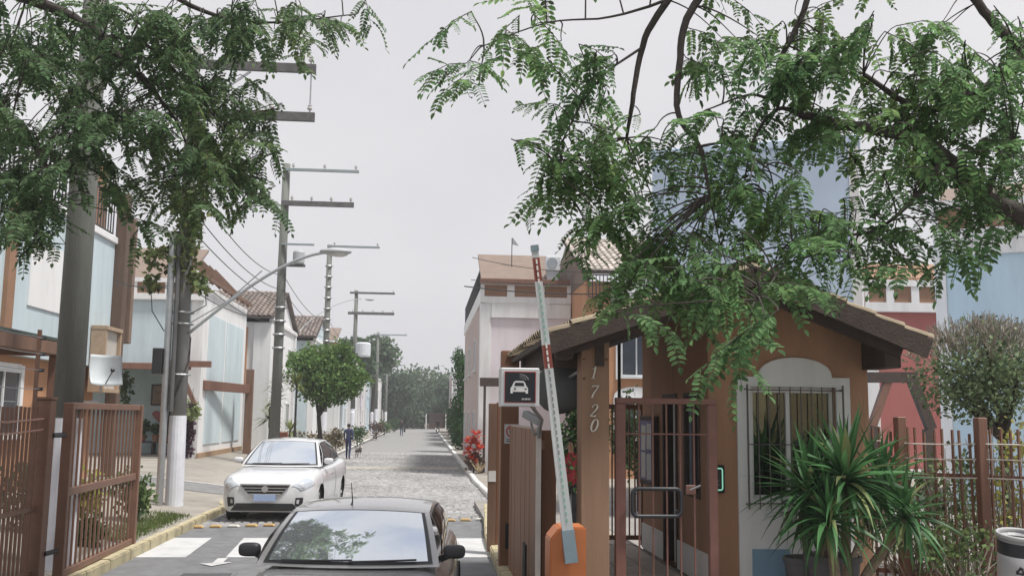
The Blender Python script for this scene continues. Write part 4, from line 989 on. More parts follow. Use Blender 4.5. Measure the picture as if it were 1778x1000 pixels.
def armseg(t0, t1, nm, mat, grow=0):
    w0 = .108-.046*t0+grow; w1 = .108-.046*t1+grow; mb = MB(); sdx = Vector((ad.z, 0, -ad.x))
    vs = []
    for t, ww in ((t0, w0), (t1, w1)):
        p = pa+ad*AL*t
        for a, b in ((-1, -1), (1, -1), (1, 1), (-1, 1)): vs.append(p+sdx*a*ww/2+Vector((0, 1, 0))*b*(.025+grow))
    mb.add(vs, [(0,1,2,3)[::-1], (4,5,6,7), (0,1,5,4), (1,2,6,5), (2,3,7,6), (3,0,4,7)])
    return mb.build(nm, mat, BR)
armseg(0, .10, 'arm_socket', steelb, .012)
edges = [.1, .605, .68, .885, .962, 1.0]
for i, (t0, t1) in enumerate(zip(edges, edges[1:])): armseg(t0, t1-.0005, 'arm' if i % 2 == 0 else 'red_band', silver if i % 2 == 0 else redb)
armseg(.985, 1.003, 'arm_cap', steelb, .010)
led = mesh_with(MB().box((0, 0, 0), .014, .006, .035), 'reflector_strip', M('reflector_green', (.28, .52, .44), .3)); ledw = mesh_with(MB().box((0, 0, 0), .016, .006, .045), 'reflector_strip', M('reflector_white', (.85, .83, .78), .3)); ledd = mesh_with(MB().box((0, 0, 0), .012, .006, .04), 'slot', M('slot_grey', (.25, .27, .28), .6))
nled = 40
for i in range(nled):
    t = .13+.84*i/nled; inred = .605 < t < .68 or .885 < t < .962
    p = pa+ad*AL*t+Vector((0, -.0285, 0)); inst('reflector_strip' if (inred or t < .32 or t > .68) else 'slot', ledw if inred else (led if (t < .32 or t > .68) else ledd), p, BR, (0, math.atan2(ad.x, ad.z), 0))
pv = MB(); pv.tube([pa+ad*.12+Vector((0, .03, 0)), pa+ad*.12+Vector((0, .12, 0))], .05, 12); pv.build('pivot', steelb, BR)
# ------------------------------------------------------------------ left gate and fence
ge = gnd(238, 950, .05); gh = Vector((-4.44, 12.75, 0)); ge = Vector((-4.53, 16.2, 0))
LG = empty('barred_gate', (*((gh+ge)/2)[:2], .05), 'rust brown barred gate leaf swung open along the yellow kerb', 'gate')
gd = (ge-gh); GLn = gd.length; gdn = gd/GLn; gtop = 2.30
def gp(s, z): return gh+gdn*s+Vector((0, 0, z))
part('frame_post', MB().bar(gp(.06, .12), gp(.06, gtop), .12, .09, gdn), rust, LG, bevel=.008); part('frame_post', MB().bar(gp(GLn-.06, .12), gp(GLn-.06, gtop), .12, .10, gdn), rust, LG, bevel=.008)
for z in (gtop-.04, 1.19, .2): part('rail', MB().bar(gp(.121, z), gp(GLn-.121, z), .07, .085 if z != 1.19 else .10), rust, LG, bevel=.006)
for z0, z1 in ((.243, 1.139), (1.241, gtop-.084)):
    lm = mesh_with(MB().bx(-.013, .013, -.013, .013, z0, z1), 'bar', rust)
    nb_ = 17
    for i in range(1, nb_): inst('bar', lm, gp(.12+(GLn-.24)*i/nb_, 0), LG, (0, 0, math.atan2(gdn.y, gdn.x)))
hpst = empty('gate_post', (-4.55, 12.4, .1), 'thick rust brown post carrying the open left gate', 'post')
part('post', MB().bx(-4.69, -4.49, 12.3, 12.5, .1, 2.33), rust, hpst, bevel=.01); part('cap', MB().bx(-4.70, -4.48, 12.29, 12.51, 2.331, 2.36), rust, hpst)
for z in (.5, 1.9): part('hinge', MB().tube([(-4.49, 12.44, z), (-4.45, 12.72, z)], .03, 8), blackm, hpst)
LF = empty('metal_fence', (-4.6, 9.5, .1), 'rust brown barred fence along the kerb at the left edge of the photo', 'fence')
fbm = mesh_with(MB().bx(-.014, .014, -.014, .014, .12, 2.24), 'bar', rust)
for i in range(50): inst('bar', fbm, (-4.6, 12.19-.118*i, random.uniform(-.01, .01)), LF)
for z in (.28, 1.02): part('rail', MB().bx(-4.62, -4.575, 6.0, 12.295, z, z+.05), rust, LF)
wirem = M('pale_brown_rod', (.42, .22, .16), .5, .1, 6)
for z in (2.10, 1.97):
    part('rod', MB().tube([(-4.55, 12.29-1.05*i, z-.035*math.sin(math.pi*(i % 2)/2)*(1 if i % 2 else 0)) for i in range(7)], .012, 6), wirem, LF)
part('post', MB().bx(-4.68, -4.57, 8.9, 9.02, .1, 2.3), rust, LF)
EP = empty('electric_fence', (-4.6, 12.1, 2.2), 'slim dark post with insulators and thin wires above the left fence', 'electric fence')
part('post', MB().bx(-4.62, -4.58, 12.08, 12.12, 2.2, 3.15), rust, EP)
for z in (3.05, 2.86, 2.67, 2.45):
    part('insulator', MB().tube([(-4.57, 12.1, z), (-4.52, 12.1, z)], .022, 8), blackm, EP)
    part('wire', MB().tube([(-4.54, 12.1-.8*i, z-.01*(i % 2)) for i in range(8)], .004, 4), steel, EP)
part('post', MB().bx(-4.62, -4.58, 6.5, 6.54, 2.2, 3.15), rust, EP)
# garden things behind the gate
for i, (x, y, h, lab, m) in enumerate([(-5.7, 17.4, .8, 'yellowish bushy plant behind the open gate', M('yellow_green_leaf', (.26, .26, .06), .6, .25, 4, island=.4, transl=.25)), (-5.35, 18.8, .9, 'tall green bush behind the far end of the open gate', shrub_m),
                                       (-5.0, 15.6, .4, 'low dark plant at the foot of the open gate', hedge_m), (-6.3, 16.2, .9, 'dense bush deep behind the open gate', shrub_m), (-5.6, 20.3, .35, 'small pale bush close to the lamp pole', MATS['pale_leaf'])]):
    s = empty('garden_shrub', (x, y, leftz(x)), lab, 'shrub')
    stuffpart('leaves', leafball(MB(), (x, y, leftz(x)+h*.55), h*.5, h*.5, h*.6, 500, .10, seed=60+i), m, s)
    part('stem', MB().tube([(x, y, leftz(x)-.02), (x, y, leftz(x)+h*.5)], .02, 5), bark, s)
wbn = empty('garden_bench', (-6.3, 19.2, .2), 'reddish timber bench seen through the bars of the open gate', 'bench')
part('seat', MB().bx(-6.7, -6.2, 18.2, 20.0, .66, .74), wood_rd, wbn); part('backrest', MB().bx(-6.78, -6.705, 18.2, 20.0, .74, 1.35), wood_rd, wbn)
for y in (18.3, 19.9):
    part('leg', MB().bx(-6.68, -6.6, y-.04, y+.04, .2, .659), wood_rd, wbn); part('leg', MB().bx(-6.3, -6.22, y-.04, y+.04, .2, .659), wood_rd, wbn)
# ------------------------------------------------------------------ right fence
RF0, RF1 = Vector((xr+.25, 12.6, 0)), Vector((8.6, 9.5, 0)); rfd = (RF1-RF0); RL = rfd.length; rfn = rfd/RL
RF = empty('barred_fence', (*((RF0+RF1)/2)[:2], .1), 'brown barred fence with white wires right of the guardhouse', 'fence')
rdull = M('dull_rust', (.20, .105, .07), .65, .2, 5, dirt=.25)
rm_ = mesh_with(MB().bx(-.012, .012, -.012, .012, .14, 2.08), 'bar', rdull)
nb_ = int(RL/.105)
for i in range(nb_): p = RF0+rfn*.105*(i+.5); inst('bar', rm_, p+Vector((0, 0, random.uniform(-.03, .05))), RF, (random.uniform(-.01, .01), random.uniform(-.01, .01), .2))
for s in (.5, 1.02, 1.95, 3.6): p = RF0+rfn*s; part('post', MB().box((p.x, p.y, 1.18), .12, .12, 2.14), wood_rd, RF, bevel=.01)
for z in (.35, 1.55): part('rail', MB().bar(RF0+Vector((0, .04, z)), RF1+Vector((0, .04, z)), .03, .05), rdull, RF)
for z, s in ((2.0, 0), (1.82, .0), (1.6, .02)):
    part('wire', MB().tube([RF0+rfn*RL*k/12+Vector((0, -.03, z-.05*math.sin(math.pi*k/6)**2-.01*k)) for k in range(13)], .0085, 5), M('white_wire', (.62, .58, .54), .6), RF)
# bin
bc = atY(1768, 925, 9.4)
BN = empty('litter_bin', (bc.x, 9.5, .1), 'pale grey litter bin with dark band and recycling emblem at the right edge', 'litter bin')
br = .20; tilt = Matrix.Rotation(R(9), 3, 'X'); bz = bc.z-.72
def binlathe(prof, nm, mat, n=28, smooth=True):
    mb = MB().lathe((0, 0, 0), prof, n); mb.v = [tuple(tilt @ Vector(v)+Vector((bc.x, 9.5, bz))) for v in mb.v]; return mb.build(nm, mat, BN, smooth=smooth)
binlathe([(0, 0), (br*.82, 0), (br*.98, .70), (br*.94, .70), (br*.8, .02), (0, .02)], 'bucket', M('bin_grey', (.42, .42, .44), .5, .05, 3, dirt=.15))
binlathe([(br*.985, .69), (br*1.06, .695), (br*1.07, .725), (br*1.0, .735), (br*.93, .725), (br*.935, .69)], 'rim', M('bin_rim', (.44, .44, .45), .5))
binlathe([(br*.957, .53), (br*.966, .535), (br*.990, .655), (br*.983, .66)], 'band', M('bin_band', (.02, .022, .03), .5, .2, 20))
binlathe([(0, .66), (br*.92, .66)], 'bin_liner', M('liner', (.01, .01, .011), .8))
# recycling emblem: three chasing arrows wrapped round the bucket
em = MB()
def onb(a, z, lift=.004):
    r_ = br*(.82+.16*z/.70)+lift; th = -math.pi/2-.55+a/r_ if False else -math.pi/2-.42+a/r_
    return tilt @ Vector((r_*math.cos(th), r_*math.sin(th), z))+Vector((bc.x, 9.5, bz))
def poly_on(pts, z0):
    vs = [onb(x, z0+y) for x, y in pts]; em.add(vs, [tuple(range(len(vs)))])
for k in range(3):
    a = R(120*k); ca, sa = math.cos(a), math.sin(a); rot = lambda p: (p[0]*ca-p[1]*sa, p[0]*sa+p[1]*ca)
    poly_on([rot(p) for p in [(-.045, -.030), (.012, -.030), (.012, -.012), (-.034, -.012)]], .40)
    poly_on([rot(p) for p in [(.012, -.042), (.040, -.021), (.012, 0.0)]], .40)
em.build('recycling_emblem', MATS['bin_band'], BN, fix=False)
part('stand', MB().tube([(bc.x, 9.62, .1), (bc.x, 9.66, bz+.35)], .03, 8), blackm, BN)
# ------------------------------------------------------------------ utility poles
def upole(label, x, y, h, r0, r1, mat, z0=.15, white=0, arms=(), lean=0, extra=None):
    P = empty('utility_pole', (x, y, z0), label, 'utility pole')
    top = Vector((x+lean, y, h))
    part('shaft', MB().tube([(x, y, z0-.1), (x+lean*.5, y, h*.5), top], [r0, (r0+r1)/2, r1], 18), mat, P, smooth=False)
    for p in bpy.data.objects[P.children[0].name].data.polygons: p.use_smooth = len(p.vertices) == 4
    if white:
        q = lambda z: x+lean*z/h
        part('painted_base', MB().tube([(q(z0), y, z0), (q(white), y, white)], [r0+.006, r0-(r0-r1)*white/h+.006], 18), polepaint, P)
    for (z, xa, xb, th, nins, mt) in arms:
        ax = x+lean*z/h
        a = part('crossarm', MB().bx(ax+xa, ax+xb, y-r1-.09, y-r1-.002, z-th/2, z+th/2), mt, P, bevel=.008)
        for k in range(nins):
            xi = ax+xb-.12-(xb-xa-.5)*k/max(1, nins-1)
            part('insulator', MB().lathe((xi, y-r1-.045, z+th/2), [(0, 0), (.02, 0), (.02, .06), (.055, .07), (.06, .10), (.04, .13), (.05, .16), (0, .19)], 10), ceramic, a)
    return P
wd_arm = M('weathered_arm', (.12, .115, .115), .9, .25, 6, .2, 50); st_arm = M('steel_arm', (.30, .34, .35), .5, .1, 6, metal=.4)
P_1 = upole('thick dark weathered pole at left behind the open gate', -4.74, 13.6, 10.5, .20, .16, woodpole, white=2.1, lean=.0)
P_2 = upole('concrete pole with white base beside the yellow kerb, carrying the long lamp arm', -5.30, 21.9, 10.4, .185, .13, concrete, z0=.2, white=2.12, lean=-.1,
            arms=[(9.95, -.4, 2.75, .21, 3, wd_arm), (8.82, -.3, 2.75, .21, 4, wd_arm)])
b = MB(); b.bar((-5.3, 21.72, 8.9), (-4.1, 21.72, 9.83), .04, .05); b.build('arm_brace', steel, P_2)
b = MB(); b.tube([(-2.75, 21.72, 9.84), (-2.75, 21.72, 8.93)], .02, 6); b.build('drop_rod', steel, P_2)
b = MB(); b.tube([(-5.54, 21.62, .15), (-5.55, 21.62, 3.2), (-5.57, 21.62, 6.0)], .075, 10); b.build('conduit', steel, P_2)
b = MB(); b.tube([(-5.40, 21.58, 2.2), (-5.43, 21.62, 5.9)], .05, 8); b.build('conduit', M('dark_conduit', (.10, .10, .10), .6), P_2)
b = MB(); b.bx(-5.83, -5.63, 21.5, 21.75, 3.0, 3.55); b.build('meter_box', blackm, P_2, bevel=.01)
for z in (4.35, 4.1, 3.0): part('strap', MB().tube([(-5.33+.23*math.cos(t), 21.87+.24*math.sin(t), z) for t in [2*math.pi*i/16 for i in range(17)]], .018, 5, cap=False), steel, P_2)
def lamp_arm(P, pts, head, r=.035, nm='lamp_arm'):
    a = part(nm, MB().tube(pts, r, 8), M('lamp_steel', (.40, .42, .43), .45, .1, 6, metal=.5), P, smooth=True)
    h = Vector(head); hb = MB()
    hb.sphere(h, 1, 14, 8, (.36, .16, .085)); ho = part('lamp_head', hb, M('lamp_housing', (.40, .41, .42), .5), a, smooth=True)
    hb = MB(); hb.sphere(h+Vector((.06, 0, -.05)), 1, 12, 6, (.22, .13, .07)); part('lamp_lens', hb, M('lamp_lens_mat', (.55, .55, .52), .2), a, smooth=True)
def bez(a, b, c, d, n=16): return [a*(1-t)**3+b*3*t*(1-t)**2+c*3*t*t*(1-t)+d*t**3 for t in [i/n for i in range(n+1)]]
q0 = atY(326, 580, 21.75); q3 = atY(572, 438, 21.75)
lamp_arm(P_2, bez(q0, q0+(atY(400, 520, 21.75)-q0), atY(500, 440, 21.75), q3), atY(583, 437, 21.75))
part('arm_stay', MB().tube([atY(331, 560, 21.75), atY(395, 523, 21.75), atY(455, 470, 21.75)], .014, 6), steel, P_2)
pl = [atY(322+12*math.sin(k*.9), 520+12*k, 21.6) for k in range(6)]
part('loose_cable', MB().tube([atY(300, 500, 21.6), atY(262, 500, 21.6), atY(264, 540, 21.6), atY(285, 575, 21.6)], .012, 5), blackm, P_2)
part('loose_cable', MB().tube([atY(330, 545, 21.6), atY(358, 530, 21.6), atY(356, 500, 21.6), atY(335, 490, 21.6)], .012, 5), blackm, P_2)
P_3 = upole('tall dark pole with two long crossarms and a transformer, right behind the round tree', -5.5, 37.0, 11.6, .20, .14, woodpole, lean=.03,
            arms=[(11.35, -.1, 2.75, .11, 3, st_arm), (10.05, -.1, 2.6, .2, 4, wd_arm)])
part('transformer', MB().lathe((-4.85, 36.8, 7.75), [(0, 0), (.21, 0), (.22, .06), (.22, .42), (.18, .48), (0, .5)], 16), M('transformer_grey', (.42, .44, .45), .5, .08, 4, dirt=.15), P_3)
part('transformer_bracket', MB().bx(-5.5, -4.6, 36.75, 36.85, 7.63, 7.72), wd_arm, P_3); part('transformer_bracket', MB().bx(-5.5, -4.3, 36.75, 36.85, 8.45, 8.51), st_arm, P_3)
for k in range(4): part('cable_band', MB().tube([(-5.49+.215*math.cos(t), 37+.235*math.sin(t), 4.6+.5*k) for t in [2*math.pi*i/14 for i in range(15)]], .03, 5, cap=False), steel, P_3)
P_4 = upole('dark pole with a single short top arm and lamp bracket, third along the left row', -5.56, 55.0, 11.6, .2, .14, woodpole, white=2.3, arms=[(11.5, -.1, 2.8, .12, 2, st_arm)])
for k in range(9): part('cable_band', MB().tube([(-5.56+.20*math.cos(t), 55+.20*math.sin(t), 5.6+.6*k) for t in [2*math.pi*i/12 for i in range(13)]], .035, 5, cap=False), steel, P_4)
P_5 = upole('dark pole with two crossarms and a pale transformer drum above the round tree', -5.58, 77.0, 11.8, .2, .14, woodpole, white=2.6, arms=[(11.6, -.5, 3.0, .16, 2, wd_arm), (10.0, -.6, 3.0, .22, 5, wd_arm)])
part('transformer', MB().lathe((-4.9, 76.6, 6.6), [(0, 0), (.55, 0), (.58, .1), (.58, 1.0), (.48, 1.1), (0, 1.12)], 16), M('drum_white', (.62, .65, .68), .5, .06, 4), P_5)
q0 = atY(560, 545, 76.5); q3 = atY(622, 519, 76.5)
lamp_arm(P_5, bez(atY(520, 575, 62), atY(545, 545, 66), atY(590, 520, 72), atY(628, 519, 76)), atY(642, 520, 76), .03)
P_6 = upole('slender far pole with white painted base, beyond the pale transformer drum', -5.42, 110, 11.3, .2, .14, woodpole, white=2.8, arms=[(11.0, -.5, 3.2, .14, 2, st_arm)])
P_7 = upole('farthest pole of the left row near the end of the street', -5.6, 142, 9.5, .2, .14, woodpole, white=2.6, arms=[(9.2, -.5, 2.6, .14, 2, st_arm)])
for i, y in enumerate((68, 93, 124)):
    o = part('bollard_post', MB().lathe((-4.95, y, .1), [(0, 0), (.16, 0), (.15, 2.2), (.1, 2.3), (0, 2.3)], 12), polepaint, None) ; o.name = 'painted_post'
    tag(o, ['white painted post on the left kerb behind the walking person', 'white painted post farther up the left kerb', 'white painted post far up the left kerb near the end'][i], 'post')
# cables
def cable(label, pts, sag=.4, r=.012, n=14, group=None):
    mb = MB(); P = []
    for a, b in zip(pts, pts[1:]):
        a = Vector(a); b = Vector(b)
        for i in range(n+(b == Vector(pts[-1]))):
            t = i/n; P.append(a.lerp(b, t)-Vector((0, 0, sag*4*t*(1-t))))
    o = mb.tube(P, r, 5).build('overhead_cable', blackm); tag(o, label, 'cable', group); return o
cable('dark cable crossing the parapet of the lilac house', [atY(806, 497, 36), atY(1120, 508, 32)], .15, .022)
cable('upper thin cable crossing the brown terrace roof of the lilac house', [atY(820, 447, 36), atY(1120, 470, 32)], .25, .012)
cable('thin cable just above the white frieze of the lilac house', [atY(818, 486, 36), atY(1120, 492, 32)], .1, .012)
cable('dark service cable from the lamp pole to the pale blue house', [atY(200, 488, 24), atY(312, 492, 21.8)], .12, .014)
cable('service cable from the lamp pole past the white street wall', [atY(330, 470, 21.9), atY(480, 560, 37)], .3, .012)
cable('lower service cable from the lamp pole to the dark pole', [atY(330, 500, 21.9), atY(484, 548, 36.8)], .3, .012)

for k, (za, lab) in enumerate(((6.3, 'lowest telephone cable strung along the left row of poles'), (6.75, 'middle telephone cable strung along the left row of poles'), (7.3, 'upper telephone cable strung along the left row of poles'))):
    cable(lab, [(-5.22, 21.7, za-.1), (-5.38, 36.85, za), (-5.42, 54.85, za), (-5.44, 76.85, za), (-5.30, 109.85, za), (-5.48, 141.8, za)], .28+.1*k, .013)
# ------------------------------------------------------------------ climber on the lamp pole
cl = empty('climbing_plant', (-5.30, 21.9, .2), 'leafy climber wound round the upper half of the lamp pole', 'plant')
mb = MB()
leafball(mb, atY(318, 430, 21.8), 0.34, .32, 1.0, 520, .12, seed=71, clumps=18, droop=.3); leafball(mb, atY(275, 445, 21.7), .42, .3, .30, 150, .14, seed=72, droop=.4); leafball(mb, atY(352, 490, 21.7), .28, .25, .34, 120, .13, seed=73, droop=.5); leafball(mb, atY(262, 490, 21.7), .2, .2, .25, 60, .14, seed=74, droop=.6)
leafball(mb, atY(330, 350, 21.8), .35, .35, .8, 300, .16, seed=75, droop=.3)
stuffpart('leaves', mb, M('climber_leaf', (.085, .14, .05), .6, .3, 3, island=.6, transl=.25, col2=(.13, .14, .05)), cl)
part('stem', MB().tube([(-5.33+.2*math.cos(k), 21.9+.2*math.sin(k), .3+.5*k) for k in range(15)], .02, 5), bark, cl)

# ------------------------------------------------------------------ cars
def catmull(P, n):
    P = np.array(P, float); out = []
    k = len(P)
    for i in range(k-1):
        a, b, c, d = P[max(i-1, 0)], P[i], P[i+1], P[min(i+2, k-1)]
        for j in range(n):
            t = j/n; out.append(.5*((2*b)+(-a+c)*t+(2*a-5*b+4*c-d)*t*t+(-a+3*b-3*c+d)*t**3))
    out.append(P[-1]); return np.array(out)
def glassmat(nm, base, metal):
    m = bpy.data.materials.new(nm); m.use_nodes = True; b = m.node_tree.nodes['Principled BSDF']
    b.inputs['Base Color'].default_value = (*base, 1); b.inputs['Metallic'].default_value = metal; b.inputs['Roughness'].default_value = .03; b.inputs['IOR'].default_value = 1.9
    return m
carglass = glassmat('windshield_glass', (.80, .85, .90), .85); sideglass = glassmat('side_glass', (.03, .032, .035), .1)
def car(label, loc, rz, paint, st, cab, L, sc=1.0, wheels=True, front=None, mirror=None, cutw=True, antenna=False, trim=None):
    root = empty('parked_car', loc, label, 'car', rz=rz); root.scale = (sc, sc, sc)
    SS = catmull(st, 6)   # columns: y, halfwidth, ztop, zbottom
    prof = catmull([(0, 1.0), (.45, .992), (.78, .965), (.93, .89), (.985, .74), (1.0, .52), (.985, .28), (.95, .08), (.86, 0)], 3)
    def surf(u, v, s=1, lift=0):
        f = u*(len(SS)-1); i = min(int(f), len(SS)-2); t = f-i; q = SS[i]*(1-t)+SS[i+1]*t
        g_ = v*(len(prof)-1); j = min(int(g_), len(prof)-2); w_ = g_-j; p = prof[j]*(1-w_)+prof[j+1]*w_
        return Vector((s*(p[0]*q[1]+lift*(1 if v > .3 else 0)), q[0], q[3]+(q[2]-q[3])*p[1]+(lift if v < .45 else 0)))
    body = MB(); nu, nv = len(SS)-1, len(prof)-1
    for s in (1, -1):
        body.grid(lambda a, b_: surf(a, b_, s), nu, nv)
        for u in (0, 1):
            k = len(body.v); c = surf(u, .0); q = SS[0 if u == 0 else -1]
            pts = [surf(u, j/nv, s) for j in range(nv+1)]+[Vector((0, q[0], q[3]))]
            body.add(pts, [tuple(range(len(pts)))])
    body.grid(lambda a, b_: Vector(((b_*2-1)*.86*SS[int(round(a*nu))][1], SS[int(round(a*nu))][0], SS[int(round(a*nu))][3])), nu, 4)
    # cabin shell
    yb, zb, wb, yt, zt, wt, yr, wr, ye, ze, we, bulge = cab
    def ws_(u, v):
        a = (u-.5)*2; y = (yb+(yt-yb)*v)-bulge*(1-a*a)*(1-.45*v); z = zb+(zt-zb)*v+.035*(1-a*a)*v+.05*math.sin(math.pi*v)*.6
        return Vector((a*(wb+(wt-wb)*v), y, z))
    def roof(u, v):
        a = (u-.5)*2; y = yt+(yr-yt)*v-bulge*.55*(1-a*a)*(1-v); wv = wt+(wr-wt)*v
        return Vector((a*wv, y, zt+.035*(1-a*a)+.045*math.sin(math.pi*v)*(1-.3*a*a)+.004*v))
    def rear(u, v):
        a = (u-.5)*2; y = yr+(ye-yr)*v+.08*(1-a*a)*v; z = zt+.004+(ze-zt)*v+.035*(1-a*a)*(1-v)+.03*math.sin(math.pi*v)
        return Vector((a*(wr+(we-wr)*v), y, z))
    def side(u, v, s):
        b_ = Vector((wb+(we-wb)*u, yb+(ye-yb)*u, zb+(ze-zb)*u)); t_ = Vector((wt+(wr-wt)*u, yt+(yr-yt)*u, zt+.004*u+.045*math.sin(math.pi*u)*.7))
        p = b_.lerp(t_, v); p.x += .05*math.sin(math.pi*v); p.x *= s
        # follow the A pillar and the C pillar
        if v > 0: p.z += .02*math.sin(math.pi*v)*(1-abs(2*u-1))
        return p
    cabm = MB(); cabm.grid(ws_, 12, 6); cabm.grid(roof, 12, 8); cabm.grid(rear, 12, 6)
    for s in (1, -1): cabm.grid(lambda a, b_: side(a, b_, s), 14, 6)
    bo_ = body.build('body', paint, root, smooth=True, local=True)
    if cutw and wheels:
        RA = .375; bm = bmesh.new(); bm.from_mesh(bo_.data)
        for (yw, rw) in wheels_pos(st, L):
            ins = lambda v: abs(v.co.x) > .45 and math.hypot(v.co.y-yw, v.co.z-.315) < RA
            bmesh.ops.delete(bm, geom=[f for f in bm.faces if all(ins(v) for v in f.verts)], context='FACES')
            for v in bm.verts:
                if ins(v) and v.link_faces:
                    d_ = Vector((v.co.y-yw, v.co.z-.315)).normalized()*RA; v.co.y = yw+d_.x; v.co.z = .315+d_.y
            for s in (1, -1):
                lin = MB().tube([(s*.84, yw, .315), (s*.60, yw, .315)], RA+.004, 24, cap=False); lin.add([(s*.60, yw+RA*math.cos(2*math.pi*j/24), .315+RA*math.sin(2*math.pi*j/24)) for j in range(24)], [tuple(range(24))]); lin.build('wheel_arch', rubber, root, local=True)
        bmesh.ops.delete(bm, geom=[v for v in bm.verts if not v.link_faces], context='VERTS')
        bm.to_mesh(bo_.data); bm.free()
    cabm.build('roof_shell', paint, root, smooth=True, local=True)
    def lifted(fn, d):
        def f(u, v):
            e = 1e-3; p = fn(u, v); a = fn(u+e, v)-fn(u-e, v); b_ = fn(u, v+e)-fn(u, v-e); n = a.cross(b_).normalized()
            return p, n
        return f
    def patch(fn, u0, u1, v0, v1, d, nm, mat, ref, nu=12, nv=6, parent=None, skew=0):
        mb = MB()
        def g_(u, v):
            uu = u0+(u1-u0)*u; vv_ = v0+(v1-v0)*v; uu += skew*(vv_-v0); e = 1e-3
            p = fn(uu, vv_); n = (fn(uu+e, vv_)-fn(uu-e, vv_)).cross(fn(uu, vv_+e)-fn(uu, vv_-e)).normalized()
            if n.dot(ref) < 0: n = -n
            return p+n*d
        mb.grid(g_, nu, nv); return mb.build(nm, mat, parent or root, smooth=True, local=True)
    wsh = patch(ws_, .035, .965, .04, .97, .004, 'windshield', blackm, Vector((0, -1, 1)), 12, 6)
    patch(ws_, .06, .94, .075, .945, .007, 'glass', carglass, Vector((0, -1, 1)), 14, 8, parent=wsh)
    rw_ = patch(rear, .06, .94, .06, .92, .005, 'rear_window', sideglass, Vector((0, 1, 1)))
    for s in (1, -1):
        fn = lambda a, b_: side(a, b_, s)
        patch(fn, .05, .95, .06, .93, .004, 'window_trim', blackm, Vector((s, 0, .3)), 12, 4)
        patch(fn, .075, .50, .10, .89, .007, 'front_side_window', sideglass, Vector((s, 0, .3)), 8, 4)
        patch(fn, .535, .92, .10, .89, .007, 'rear_side_window', sideglass, Vector((s, 0, .3)), 8, 4)
        # door seams and handles
        sb_ = lambda a, b_: surf(a, b_, s)
        for u in (.37, .56, .74):
            patch(sb_, u-.0015, u+.0015, .36, .93, .002, 'door_seam', rubber, Vector((s, 0, .1)), 1, 10)
        for u in (.53, .71): patch(sb_, u-.018, u+.014, .455, .48, .018, 'door_handle', paint, Vector((s, 0, .1)), 4, 2)
        patch(sb_, .20, .8, .90, .93, .006, 'sill_trim', rubber, Vector((s, 0, -.1)), 12, 1)
    # wipers
    for x0_, x1_ in ((-.55, .05), (.02, .58)):
        mb = MB(); P = [ws_(.5+(x0_+(x1_-x0_)*k/6)/(2*wb), .055+.02*k/6)+Vector((0, -.012, .02)) for k in range(7)]; mb.tube(P, .009, 5); mb.build('wiper', blackm, root, local=True)
    if antenna:
        p = roof(.42, .12); part('antenna', MB().tube([p-Vector((0, 0, .01)), p+Vector((0, .06, .03)), p+Vector((-.01, .02, .20))], [.014, .006, .003], 6), blackm, root, local=True)
    # mirrors
    for s in (1, -1):
        b_ = side(.09, .04, s)
        mb = MB(); c_ = b_+Vector((s*.115, -.03, .075)); mb.sphere((0, 0, 0), 1, 16, 10); sq = lambda t: math.copysign(abs(t)**.62, t); mb.v = [(c_.x+.095*sq(v[0]), c_.y+.05*sq(v[1]), c_.z+.058*sq(v[2])) for v in mb.v]; mo = mb.build('wing_mirror', mirror or paint, root, smooth=True, local=True)
        mb = MB(); mb.tube([b_+Vector((-s*.02, 0, .0)), b_+Vector((s*.07, -.01, .04))], .028, 8); mb.build('mirror_stalk', blackm, mo, local=True)
        mb = MB(); mb.sphere(b_+Vector((s*.115, .020, .078)), 1, 12, 6, (.08, .022, .05)); mb.build('mirror_glass', sideglass, mo, smooth=True, local=True)
    # wheels
    if wheels:
        for (yw, rw) in wheels_pos(st, L):
            for s in (1, -1):
                xo = s*.83
                ty = MB(); pr = [(.19, -.09), (.28, -.10), (.315, -.075), (.32, 0), (.315, .075), (.28, .10), (.19, .09)]
                for r_, o_ in pr:
                    for j in range(28): t = 2*math.pi*j/28; ty.v.append((xo-s*.1+o_, yw+r_*math.cos(t), .32+r_*math.sin(t)))
                for i in range(len(pr)-1):
                    for j in range(28): ty.f.append((i*28+j, i*28+(j+1) % 28, (i+1)*28+(j+1) % 28, (i+1)*28+j)); ty.m.append(0)
                to = ty.build('wheel', rubber, root, smooth=True, local=True)
                rm = MB()
                for k in range(5):
                    a = 2*math.pi*k/5
                    rm.bar((xo-s*.02, yw, .32), (xo-s*.01, yw+.2*math.cos(a), .32+.2*math.sin(a)), .055, .03, (1, 0, 0))
                rm.tube([(xo-s*.05, yw, .32), (xo-s*.005, yw, .32)], .055, 10)
                for j in range(24):
                    t0, t1 = 2*math.pi*j/24, 2*math.pi*(j+1)/24
                    rm.add([(xo-s*.015, yw+r_*math.cos(t), .32+r_*math.sin(t)) for r_, t in ((.185, t0), (.21, t0), (.21, t1), (.185, t1))], [(0, 1, 2, 3)])
                rm.build('rim', alu, to, local=True)
                bd = MB(); bd.tube([(xo-s*.16, yw, .32), (xo-s*.07, yw, .32)], .19, 20); bd.build('brake_disc', M('dark_disc', (.05, .05, .055), .6), to, local=True)
    if front: front(root, surf, patch, SS)
    return root
def wheels_pos(st, L): return [(.88, .32), (L-.98, .32)]
white_car = M('white_car_paint', (.66, .665, .675), .28, .03, 2, coat=1.0); dark_car = M('dark_car_paint', (.33, .325, .325), .25, .05, 2, coat=.8, ior=1.6, metal=.25)
chromem = M('chrome', (.74, .75, .77), .15, .03, 3, metal=.65); lampglass = glassmat('lamp_glass', (.62, .66, .70), .35); amber = M('amber', (.6, .25, .03), .3)
plate_b = M('plate_blur', (.36, .46, .68), .5, .1, 4)
